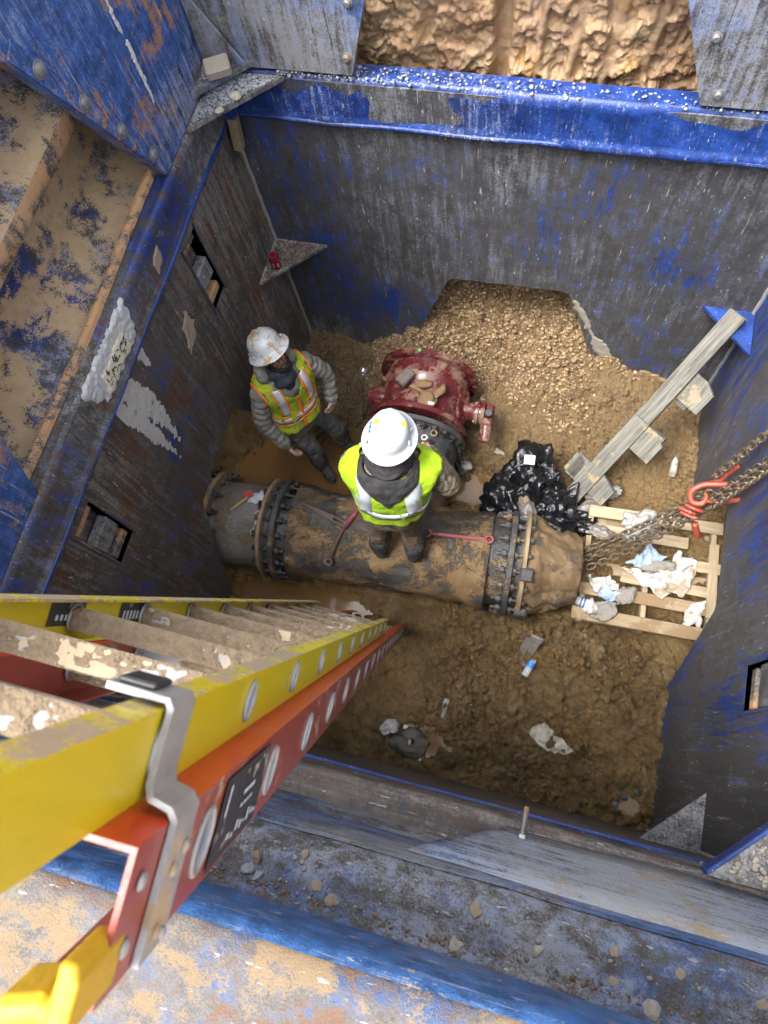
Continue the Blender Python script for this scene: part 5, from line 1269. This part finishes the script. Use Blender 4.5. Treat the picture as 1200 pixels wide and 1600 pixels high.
# ---------------- worker standing on the pipe, seen from behind -------------------
p2 = thing('person', (-.87, 1.33, .68), 'worker in clean white hard hat standing on the pipe with his back turned', 'person')
R2, F2 = V((.985, .16, 0)).normalized(), V((-.16, .985, 0)).normalized()
hip2, ch2 = V((-.845, 1.425, 1.50)), V((-.82, 1.475, 1.93)); HEAD2 = V((-.80, 1.550, 2.365))
T2 = Torso([(hip2 + V((0, 0, -.10)), .170, .12), (hip2 + V((0, 0, .02)), .185, .135), (hip2.lerp(ch2, .45), .190, .140), (ch2 + V((0, .0, -.04)), .215, .150), (ch2 + V((0, .015, .09)), .235, .150), (ch2 + V((0, .035, .185)), .220, .125), (ch2 + V((0, .05, .245)), .15, .10), (ch2 + V((0, .06, .28)), .085, .085)], R2, F2)
sR, sL = ch2 + R2 * .225 + V((0, .04, .085)), ch2 - R2 * .215 + V((0, .04, .085))
eR, wR = V((-.485, 1.565, 1.83)), V((-.660, 1.835, 1.60)); eL, wL = V((-1.13, 1.60, 1.80)), V((-.96, 1.84, 1.60))
b = MB(); T2.solid(b, .004); bake(b, 'jacket', M['camo'], p2, .011, 3)
for (s, e, w) in ((sR, eR, wR), (sL, eL, wL)):
    b = MB(); chain_cap(b, [s, V(s).lerp(V(e), .5), e, V(e).lerp(V(w), .55), w], [.090, .088, .080, .068, .056], 16); bake(b, 'sleeve', M['camo'], p2, .008, 2, .007, 13)
v2 = vest_shell(T2, .036, .25, .87, (.42, .62, .90), M['vest'], p2, vneck=(.55, .7), seed=5, flare=.045)
for lat in (-.15, .15):
    for front in (True, False):
        band(T2, [(t, T2.ang(t, lat, front), 0, 1) for t in np.linspace(.38, .86, 28)], .22, .0435, 'shoulder_stripe', M['silver'], v2)
band(T2, [(.37 + .012 * math.sin(a * 5), a, 1, 0) for a in np.linspace(0, 2 * math.pi, 60)], .026, .0425, 'belt_stripe', M['silver'], v2)
# black hood lying on the back: a thick pointed shell from nape to mid-back
nb = ch2 + V((0, .055, .285)); rows = []
for i in range(22):
    q = i / 21; t = .50 + .46 * q; hw = .015 + .145 * min(1, q / .55) ** .75
    inf = .046 + .040 * math.sin(min(1, q * 1.15) * math.pi * .62) ** 1.5
    rows.append([T2.pt(t, T2.ang(t, hw * (k / 12 - 1), False), inf + .006 * vnoise(np.array([[k * .5, t * 16, 3]]))[0] - .03 * abs(k / 12 - 1) ** 4) for k in range(25)])
hd = MB().grid(rows).build('hood', M['black_hood'], p2, 'all'); md = hd.modifiers.new('thick', 'SOLIDIFY'); md.thickness = .035
b = MB()
for k in range(17):
    a = 2 * math.pi * k / 17; ell(b, nb + R2 * (.110 * math.cos(a)) - F2 * (.110 * math.sin(a)) + V((0, 0, -.018)), (.046, .046, .055), None, 10)
bake(b, 'hood_collar', M['black_hood'], p2, .009, 6)
pts = [nb + R2 * (.118 * math.cos(a)) - F2 * (.150 * math.sin(a)) + V((0, 0, .035 - .035 * max(0, math.sin(a)))) for a in np.linspace(-.25, math.pi + .25, 24)]
MB().tube(pts, .016, 8).build('hood_hem', M['black_hood'], hd, 'all')
pts = [nb + R2 * (.100 * math.cos(a)) - F2 * (.120 * math.sin(a)) + V((0, 0, .028 - .02 * max(0, math.sin(a)))) for a in np.linspace(-.25, math.pi + .25, 24)]
MB().tube(pts, .010, 8).build('hood_hem', simple('hood_seam', (.035, .033, .033), .9), hd, 'all')
HF2 = V((-.35, .92, -.25)); head(p2, HEAD2, HF2, V((-.04, .12, 1)), M['skin1'], True)
hard_hat(p2, HEAD2 + V((0, .012, .062)), V((-.12, .99, -.10)), V((-.02, .12, 1)), M['hat_clean'], .985, True)
b = MB(); hand(b, wR + (wR - eR).normalized() * .02, (wR - eR).normalized() + V((-.1, .25, -.1)), V((-.8, -.2, -.3)), .85, 1.05, -1, 1.0); bake(b, 'hand', M['skin2'], p2, .0045, 2)
b = MB(); hand(b, wL + (wL - eL).normalized() * .02, (wL - eL).normalized(), V((.6, .1, -.5)), .8, 1.05, 1, 1.0); bake(b, 'hand', M['skin2'], p2, .005, 2)
kL, aL = V((-.975, 1.415, 1.12)), V((-1.00, 1.345, .81)); kR, aR = V((-.755, 1.44, 1.12)), V((-.735, 1.365, .81))
b = MB(); ell(b, hip2 + V((0, 0, -.02)), (.17, .135, .14), Matrix((R2, F2, Z1)).transposed())
chain_cap(b, [hip2 - R2 * .088 + V((0, 0, -.05)), kL, aL], [.108, .080, .074]); chain_cap(b, [hip2 + R2 * .088 + V((0, 0, -.05)), kR, aR], [.108, .080, .074])
bake(b, 'trousers', M['trousers2'], p2, .010, 3, .008, 11)
for an, d in ((aL, V((-.25, .95, 0))), (aR, V((.12, .98, 0)))):
    d = d.normalized(); b = MB(); cap(b, an + V((0, 0, .10)), an + V((0, -.01, -.05)), .074, .066); cap(b, an - d * .03 + V((0, 0, -.075)), an + d * .18 + V((0, 0, -.065)), .055, .046)
    bake(b, 'boot', M['boot_black'], p2, .010, 3, .005, 14)
# socket tool held in the right hand
t = thing('socket_bar', (-.70, 1.96, 1.2), 'slim dark socket bar held upright in the right hand of the worker on the pipe', 'tool')
hc = wR + (wR - eR).normalized() * .10 + V((-.04, .01, -.03))
MB().tube([hc + V((.01, .02, .10)), hc + V((-.03, .10, -.68))], .010, 8).build('bar', M['tool_iron'], t, True)
MB().lathe([(.022, 0), (.022, .035), (.013, .035), (.013, .01)], hc + V((.01, .018, .085)), V((.0, -.05, 1)), 14, caps=False).build('socket', M['bolt'], t, 30)

# ================================================================== EXTENSION LADDER
LU = V((-.098, .183, -.978)).normalized()
LW = V((.995, -.015, -.102)); LW = (LW - LU * LW.dot(LU)).normalized(); LNN = LU.cross(LW); LNN = LNN if LNN.y > 0 else -LNN
LO = V((-.573, .574, 2.314))                         # lower end of the fly section, outer top edge of its right rail
def lp(w, n, s): return LO + LW * w + LNN * n - LU * s      # s runs up the ladder
def fibre(name, col, dirt, seed=0):
    s = NT(name); p = s.map(loc=(seed, 1, 2)); n = s.noise(4, 7, .65, p); g = s.noise(1, 4, .6, s.map((60, 60, 6))); f = s.noise(45, 4, .7)
    c = s.mix(s.math('MULTIPLY', g, .5), col, tuple(k * .75 for k in col))
    m = s.th(s.math('ADD', s.math('MULTIPLY', n, .7), s.math('MULTIPLY', f, .3)), .70 - .33 * dirt, .76 - .33 * dirt)
    c = s.mix(m, c, s.mix(f, (.20, .15, .09), (.34, .27, .19)))
    return s.out(c, s.mixf(m, .33, .9), 0, s.bump(s.math('ADD', g, m), .2, .003))
M['yellow'] = fibre('fibreglass_yellow', (.44, .36, .003), .26, 1); M['yellow_mud'] = fibre('fibreglass_yellow_muddy', (.50, .41, .012), .72, 2)
M['redrail'] = fibre('fibreglass_red', (.50, .055, .014), .24, 3); M['redweb'] = fibre('fibreglass_red_web', (.24, .048, .036), .46, 4)  # web and lower flange a darker, duller red than the top flange
M['alu'] = simple('aluminium', (.30, .305, .315), .55, .5, .2, 40, .3, .40, (.45, .36, .25), 9)
M['alu_mud'] = simple('aluminium_muddy', (.22, .225, .235), .65, .1, .15, 40, .3, .62, (.42, .32, .215), 11)
M['drymud'] = simple('dried_mud', (.20, .148, .096), .95, 0, .45, 60, 1.0, .22, (.26, .205, .145), 30, .01)
M['oval'] = simple('oval_swage', (.50, .54, .62), .22, .9, .15, 30, .1, .12)
M['sticker'] = simple('sticker_black', (.022, .023, .025), .45, 0, .4, 30, .1, .30, (.40, .36, .30), 24)
M['stickerw'] = simple('sticker_white', (.42, .46, .52), .5, 0, .25, 60, .1, .3, (.25, .22, .18), 30)
M['plastic_y'] = simple('plastic_yellow', (.40, .26, .008), .55, 0, .25, 30, .3, .5, (.36, .26, .15), 12)
lad = thing('extension_ladder', lp(-.2, -.12, -2.3), 'muddy fibreglass extension ladder, yellow upper section over a red base section', 'ladder')
def rail_part(name, w0, sgn, n0, s0, s1, mats, flange=.030, depth=.075, th=.005, seed=0):
    """C-channel: web plane at w0, flanges pointing inwards (sgn = direction of the inside)"""
    prof = [(w0 + sgn * flange, n0), (w0, n0), (w0, n0 - depth), (w0 + sgn * flange, n0 - depth), (w0 + sgn * flange, n0 - depth + th), (w0 + sgn * th, n0 - depth + th), (w0 + sgn * th, n0 - th), (w0 + sgn * flange, n0 - th)]
    K = 40; b = MB(); N = len(prof); vs = [lp(w, n, s0 + (s1 - s0) * k / K) for k in range(K + 1) for (w, n) in prof]
    fs = []; ms = []
    for k in range(K):
        for i in range(N):
            j = (i + 1) % N; fs.append((k * N + i, k * N + j, (k + 1) * N + j, (k + 1) * N + i)); ms.append(0 if i in (0, 7, 6) else 1)
    fs += [tuple(range(N)), tuple(range(K * N, K * N + N))]; ms += [1, 1]
    b.v = [tuple(q) for q in vs]; b.f = fs; b.m = ms
    return b.build(name, mats, lad)
FW = .405
flyR = rail_part('fly_rail', 0, -1, 0, 0, 4.4, [M['yellow_mud'], M['yellow']])
flyL = rail_part('fly_rail', -FW, 1, 0, 0, 4.4, [M['yellow_mud'], M['yellow']])
BW = .030; BT = 3.33
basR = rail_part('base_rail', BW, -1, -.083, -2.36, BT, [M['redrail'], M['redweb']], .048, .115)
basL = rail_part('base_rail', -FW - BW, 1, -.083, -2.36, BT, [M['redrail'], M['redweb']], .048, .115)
def mud_on(parent, w0, w1, nc, s, wid, seed, amt):
    """caked mud lying on a tread"""
    K, J = 110, 14
    Wg, Jg = np.meshgrid(np.linspace(w0, w1, K + 1), np.linspace(0, 1, J + 1), indexing='ij'); Ng = nc + wid * (Jg - .5); e = 1 - np.abs(Jg - .5) * 2
    h = fbm(np.stack([Wg * 14, Ng * 30, Wg * 0 + seed * 3.3], -1), 3, .55, seed) * .5 + .5 + fbm(np.stack([Wg * 90, Ng * 90, Wg * 0 + seed], -1), 3, .6, seed) * .30
    hh = s + .0012 + np.maximum(-.006, (h - .55 + amt) * .011) * np.minimum(1, e * 3)
    co = np.array(LO)[None, None] + Wg[..., None] * np.array(LW) + Ng[..., None] * np.array(LNN) - hh[..., None] * np.array(LU)
    ii = np.arange((K + 1) * (J + 1)).reshape(K + 1, J + 1); fs = np.stack([ii[:-1, :-1], ii[:-1, 1:], ii[1:, 1:], ii[1:, :-1]], -1).reshape(-1, 4)
    put(bpy.data.objects.new('caked_mud', np_mesh('caked_mud', co.reshape(-1, 3), fs, M['drymud'], True)), parent)
def rung(parent_name, w0, w1, nc, s, seed, mud=.4, rn=.024, rs=.0185):
    """D-shaped aluminium rung with a ribbed tread"""
    R = .019; prof = []
    T = 9
    for k in range(T):
        n = R * (1 - 2 * k / (T - 1)); prof.append((n, .0 + (.0012 if k % 2 else 0)))
    for k in range(1, 10):
        a = math.pi * k / 10; prof.append((-R * math.cos(a), -.030 * math.sin(a) * .95 - .001))
    N = len(prof); vs = [lp(w, nc + n, s + d) for w in (w0, w1) for (n, d) in prof]
    b = MB(); b.add(vs, [(i, (i + 1) % N, N + (i + 1) % N, N + i) for i in range(N)])
    r = b.build('rung', M['alu_mud'], lad, 30)
    if mud: mud_on(r, w0 + .01, w1 - .012, nc, s, .040, seed, mud)
    for w, sg in ((w0, -1), (w1, 1)):      # swaged collars on the inside and ovals on the outside of the rails
        pts = [lp(w - sg * .006, nc + .024 * math.cos(a), s - .013 + .021 * math.sin(a)) for a in np.linspace(0, 2 * math.pi, 20, endpoint=False)]
        MB().tube(pts, .0035, 6, closed=True).build('collar', M['alu'], r, 'all')
        wo = w + sg * .0065
        pts = [lp(wo, nc + rn * math.cos(a), s - .013 + rs * math.sin(a)) for a in np.linspace(0, 2 * math.pi, 24, endpoint=False)]
        MB().tube(pts, .0032, 6, closed=True).build('swage_ring', M['alu'], r, 'all')
        b = MB(); b.add([lp(wo - sg * .0009, nc, s - .013)] + [lp(wo - sg * .0004, nc + (rn - .001) * math.cos(a), s - .013 + (rs - .001) * math.sin(a)) for a in np.linspace(0, 2 * math.pi, 24, endpoint=False)], [(0, 1 + k, 1 + (k + 1) % 24) for k in range(24)])
        b.build('swage_face', M['oval'], r, 'all')
SP = .3048
for k in range(1, 13): rung('rung', -FW + .005, -.005, -.036, (12.7 - k) * SP, k, .40 + .12 * math.sin(k * 2.1))
for k in range(0, 18): rung('rung', -FW - BW + .005, BW - .005, -.140, (10.33 - k) * SP, 30 + k, .15, .032, .024)
# aluminium bracket and rivets, rubber pad, yellow end guide
def bracket(sg, w_r, w_y, s0, s1):
    prof = [(w_r, -.196), (w_r, -.082), (w_r - .006, -.074), (w_y + .010, -.070), (w_y + .006, -.060), (w_y + .006, .002), (w_y + .002, .008), (w_y - .052, .008)]
    if sg < 0: prof = [(-FW - w, n) for w, n in prof]
    b = MB(); o = [(w, n) for w, n in prof]; b.grid([[lp(w, n, s) for w, n in o] for s in (s0, s1)]); br = b.build('guide_bracket', M['alu'], lad); md = br.modifiers.new('thick', 'SOLIDIFY'); md.thickness = .006; md.offset = 0
    for (n, s) in ((-.112, s0 + .016), (-.125, s1 - .02), (-.185, s0 + .016), (-.175, s1 - .02)):
        w = w_r + .003 if sg > 0 else -FW - w_r - .003
        MB().lathe([(.006, 0), (.006, .002), (.003, .0045), (0, .005)], lp(w, n, s), LW * sg, 10).build('rivet', M['alu'], br, 'all')
    w = w_y - .03 if sg > 0 else -FW - w_y + .03
    MB().box(lp(w, .014, (s0 + s1) / 2), (.034, .006, .04), Matrix((LW, LNN, LU)).transposed(), 0, .002).build('rubber_pad', M['sticker'], br)
bracket(1, BW + .004, 0, 3.212, 3.268); bracket(-1, BW + .004, 0, 3.212, 3.268)
for w, sg in ((BW, 1), (-FW - BW, -1)):
    t = lambda a, n, s: lp(w + sg * a, n, s)
    g = MB(); g.box(t(-.010, -.170, 3.345), (.014, .050, .060), Matrix((LW, LNN, LU)).transposed(), 0, .003); g.box(t(-.002, -.172, 3.34), (.006, .040, .075), Matrix((LW, LNN, LU)).transposed(), 0, .002); g.box(t(-.034, -.186, 3.345), (.040, .022, .055), Matrix((LW, LNN, LU)).transposed() @ Matrix.Rotation(.35, 3, 'Z'), 0, .006)
    bake(g, 'end_guide', M['plastic_y'], lad, .0022, 2)
    for (n, s) in ((-.115, 3.305), (-.165, 3.303)):
        MB().lathe([(.0075, 0), (.0075, .002), (.004, .004), (0, .0045)], lp(w + sg * .001, n, s), LW * sg, 12).build('rivet', M['alu'], lad, 'all')
# warning stickers: worn beyond reading
def stick(w, sg, n0, n1, s0, s1, parent, marks):
    q = MB(); q.add([lp(w, n0, s0), lp(w, n1, s0), lp(w, n1, s1), lp(w, n0, s1)], [(0, 1, 2, 3)]); st = q.build('label', M['sticker'], parent)
    for (a0, a1, b0, b1) in marks:
        L = lambda a, b_: lp(w + sg * .0012, n0 + (n1 - n0) * a, s0 + (s1 - s0) * b_)
        MB().add([L(a0, b0), L(a1, b0), L(a1, b1), L(a0, b1)], [(0, 1, 2, 3)]).build('label_print', M['stickerw'], st)
mk = [(.30, .46, .15 + .11 * k, .15 + .11 * k + .07) for k in range(6)]
for k in (0, 1):
    pass
stick(BW + .0025, 1, -.190, -.092, 2.88, 3.09, basR, [(.14 + .03 * (k % 2), .20 + .05 * (k % 3), .08 + .085 * k, .13 + .085 * k) for k in range(8)] + [(.45, .50, .30 + .07 * k, .35 + .07 * k) for k in range(4)] + [(.60, .66, .30, .55), (.55, .9, .88, .92)])
stick(-FW + .0062, 1, -.052, -.012, 2.60, 2.72, flyL, [(.25, .5, .10 + .13 * k, .17 + .13 * k) for k in range(6)])
stick(-FW + .0062, 1, -.052, -.012, 2.33, 2.45, flyL, [(.15, .6, .10 + .14 * k, .17 + .14 * k) for k in range(6)])
stick(-FW + .0062, 1, -.045, -.018, 1.12, 1.17, flyL, [])

# ================================================================== SMALL THINGS
# drinks can on the lower back gusset
can = thing('soda_can', (-2.235, 3.225, 1.443), 'dark red drinks can standing on the corner gusset at back left', 'can')
MB().lathe([(.030, .0), (.040, .006), (.041, .012), (.041, .128), (.033, .140), (.032, .144)], (-2.235, 3.225, 1.444), Z1, 24).build('body', simple('can_red', (.22, .012, .03), .3, .4, .2, 60, .05), can, True)
MB().lathe([(.032, .142), (.0315, .146), (.028, .141), (.0, .140)], (-2.235, 3.225, 1.444), Z1, 24).build('lid', M['alu'], can, True)
b = MB()
for k in range(6): b.lathe([(.0414, .034 + .004 * (k % 2)), (.0414, .100 - .012 * (k % 3))], (-2.235, 3.225, 1.444), Z1, 3, caps=False, a0=k * .9 + 3.6, a1=k * .9 + 4.0)
b.build('print', simple('can_print', (.42, .30, .36), .4, .3), can, True)
# rag under the silver wrench
zt2 = lambda x, y: top_z(x, y, .352)
sheet('rag', [(-2.20, 1.47, zt2(-2.20, 1.47) + .005), (-2.05, 1.50, zt2(-2.05, 1.50) + .005), (-2.04, 1.62, zt2(-2.04, 1.62) + .0), (-2.21, 1.58, zt2(-2.21, 1.58) + .004)], 51, simple('rag_bright', (.46, .48, .53), .9, 0, .12, 30, .4, .25), None, 22, .022, 16, .003, label='white paper towel crumpled on the left end of the pipe', cat='rag')
fz = lambda x, y: float(floor_z(np.array([x]), np.array([y]))[0])
# clear water bottle with a blue label and the sheet beside it
bx_, by_ = .30, .82; bo = thing('water_bottle', (bx_, by_, fz(bx_, by_)), 'small clear water bottle with blue label lying in the mud', 'bottle')
PETM = film('pet_plastic', (.62, .68, .72), .08, .45, .05)
p0, d0 = V((bx_ - .03, by_ - .10, fz(bx_ - .03, by_ - .1) + .035)), V((.32, .93, .06)).normalized()
MB().lathe([(.0, 0), (.026, 0), (.030, .01), (.028, .03), (.031, .04), (.028, .055), (.031, .07), (.031, .125), (.026, .15), (.013, .172), (.012, .185)], p0, d0, 18).build('body', PETM, bo, True)
MB().lathe([(.0318, .075), (.0318, .125)], p0, d0, 18, caps=False).build('label_band', simple('bottle_blue', (.03, .17, .55), .4, 0, .4, 50), bo, True)
MB().lathe([(.0145, .182), (.0145, .198), (0, .199)], p0, d0, 14).build('cap', simple('cap_white', (.65, .72, .8), .4), bo, True)
sheet('plastic_sheet', [(.15, .84, fz(.15, .84) + .02), (.27, .78, fz(.27, .78) + .015), (.36, 1.02, fz(.36, 1.02) + .03), (.24, 1.04, fz(.24, 1.04) + .03)], 61, M['dirty_film'], None, 14, .012, 10, .002, label='dark muddy plastic sheet beside the clear bottle', cat='plastic')
sheet('plastic_sheet', [(.40, .31, fz(.40, .31) + .03), (.50, .40, fz(.5, .4) + .05), (.74, .24, fz(.74, .24) + .03), (.58, .16, fz(.58, .16) + .03)], 62, film('torn_film', (.30, .28, .24), .2, .8, .45), None, 20, .035, 9, .002, label='torn piece of clear plastic on the mud, right of centre', cat='plastic')
sheet('plastic_sheet', [(-.325, .24, fz(-.325, .24) + .012), (-.285, .24, fz(-.285, .24) + .012), (-.275, .40, fz(-.275, .40) + .014), (-.32, .40, fz(-.32, .40) + .014)], 63, film('thin_film', (.32, .32, .34), .15, .7, .2), None, 12, .008, 16, .001, label='narrow strip of clear film on the mud near the ladder foot', cat='plastic')
crumple('rag', (-.70, .075, fz(-.7, .075) + .03), (.06, .045, .03), 64, simple('paper_grey', (.36, .36, .38), .9, 0, .2, 30, .4, .2), None, .5, .4, 2.6, 4, label='small crumpled white paper at the edge of the front puddle', cat='paper')
sump = thing('clay_lump', (-.53, .0, fz(-.53, .0)), 'dark grey clay lump with a torn hole in the front puddle', 'clay')
rock('lump', (-.55, -.02, -.01), (.17, .10, .05), 71, simple('grey_clay', (.065, .06, .052), .55, 0, .4, 18, .6, .3, (.17, .12, .07), 9), .2, sump, 4, .35)
b = MB(); b.lathe([(.0, .0), (.018, .0), (.022, .004)], (-.50, .01, .043), V((.1, .1, 1)), 12); b.build('hole', simple('hole_shade', (.006, .006, .006), .9), sump)  # near-black disc paints the shade inside the torn hole
crumple('scrap', (-.515, .0, .045), (.012, .02, .008), 72, M['cloth_white'], sump, 0, .3, 3, 2)
rock('stone', (1.20, -.04, fz(1.2, -.04) + .04), (.11, .09, .05), 73, M['stone_brown'], .4, None, 2, .35, label='flat brown stone in the mud below the front right gusset', cat='stone')
for k, (x, y, s) in enumerate([(1.13, .0, .03), (1.10, -.06, .04), (1.22, .06, .028)]):
    rock('stone', (x, y, fz(x, y) + s * .4), (s, s * .8, s * .6), 80 + k, simple('wet_stone', (.06, .065, .066), .5, 0, .4, 30, .4), k, None, 2, .3, label=['small dark wet stone left of the flat brown stone', 'larger dark wet stone left of the flat brown stone', 'small dark wet stone behind the flat brown stone'][k], cat='stone', group=None)
# bottle standing in mud below the plank, odd stakes and chips by the puddle
bt = thing('water_bottle', (1.16, 2.66, fz(1.16, 2.66)), 'muddy clear bottle half sunk in the mud beside the right wall', 'bottle')
MB().lathe([(.028, 0), (.03, .02), (.03, .11), (.024, .14), (.012, .155), (.012, .17), (0, .171)], (1.165, 2.63, fz(1.16, 2.66) + .01), V((-.05, .75, .55)), 16).build('body', film('muddy_pet', (.42, .42, .40), .15, .75, .4), bt, True)
t = thing('wood_scrap', (-.36, 2.66, fz(-.36, 2.66)), 'pale wood scrap lying on the gravel right of the valve', 'wood')
MB().box((-.33, 2.62, fz(-.33, 2.62) + .02), (.16, .05, .03), Matrix.Rotation(-.45, 3, 'Z'), 0, .006).build('scrap', M['paleclay'], t)
t = thing('steel_wedge', (-.62, 2.38, fz(-.62, 2.38)), 'dark bar and shiny scraps at the edge of the small puddle', 'scrap')
MB().box((-.62, 2.39, fz(-.62, 2.39) + .025), (.16, .035, .03), Matrix.Rotation(-.9, 3, 'Z'), 0, .005).build('bar', M['bolt_dark'], t)
crumple('foil', (-.56, 2.42, fz(-.56, 2.42) + .02), (.05, .04, .02), 75, M['clear_film'], t, 0, .4, 3, 3)
rock('stone', (-.33, 2.44, fz(-.33, 2.44) + .015), (.022, .02, .015), 90, simple('blue_stone', (.05, .055, .08), .5), 0, None, 1, label='small blue-black stone on the mud between valve and bag', cat='stone')
b = MB()   # dead root in the groove of the near rib
pts = [V((.02 + .035 * k, -.545 + .02 * math.sin(k * 1.9), 3.765 + .008 * math.sin(k * 2.7))) for k in range(-5, 8)]
t = thing('root', pts[0], 'thin dry root lying in the groove of the near blue rib', 'root'); b.tube(pts, .004, 5); b.build('strand', M['drymud'], t, True)
MB().tube([p + V((.0, .012, .006)) for p in pts[3:9]], .0025, 5).build('strand', M['drymud'], t, True)
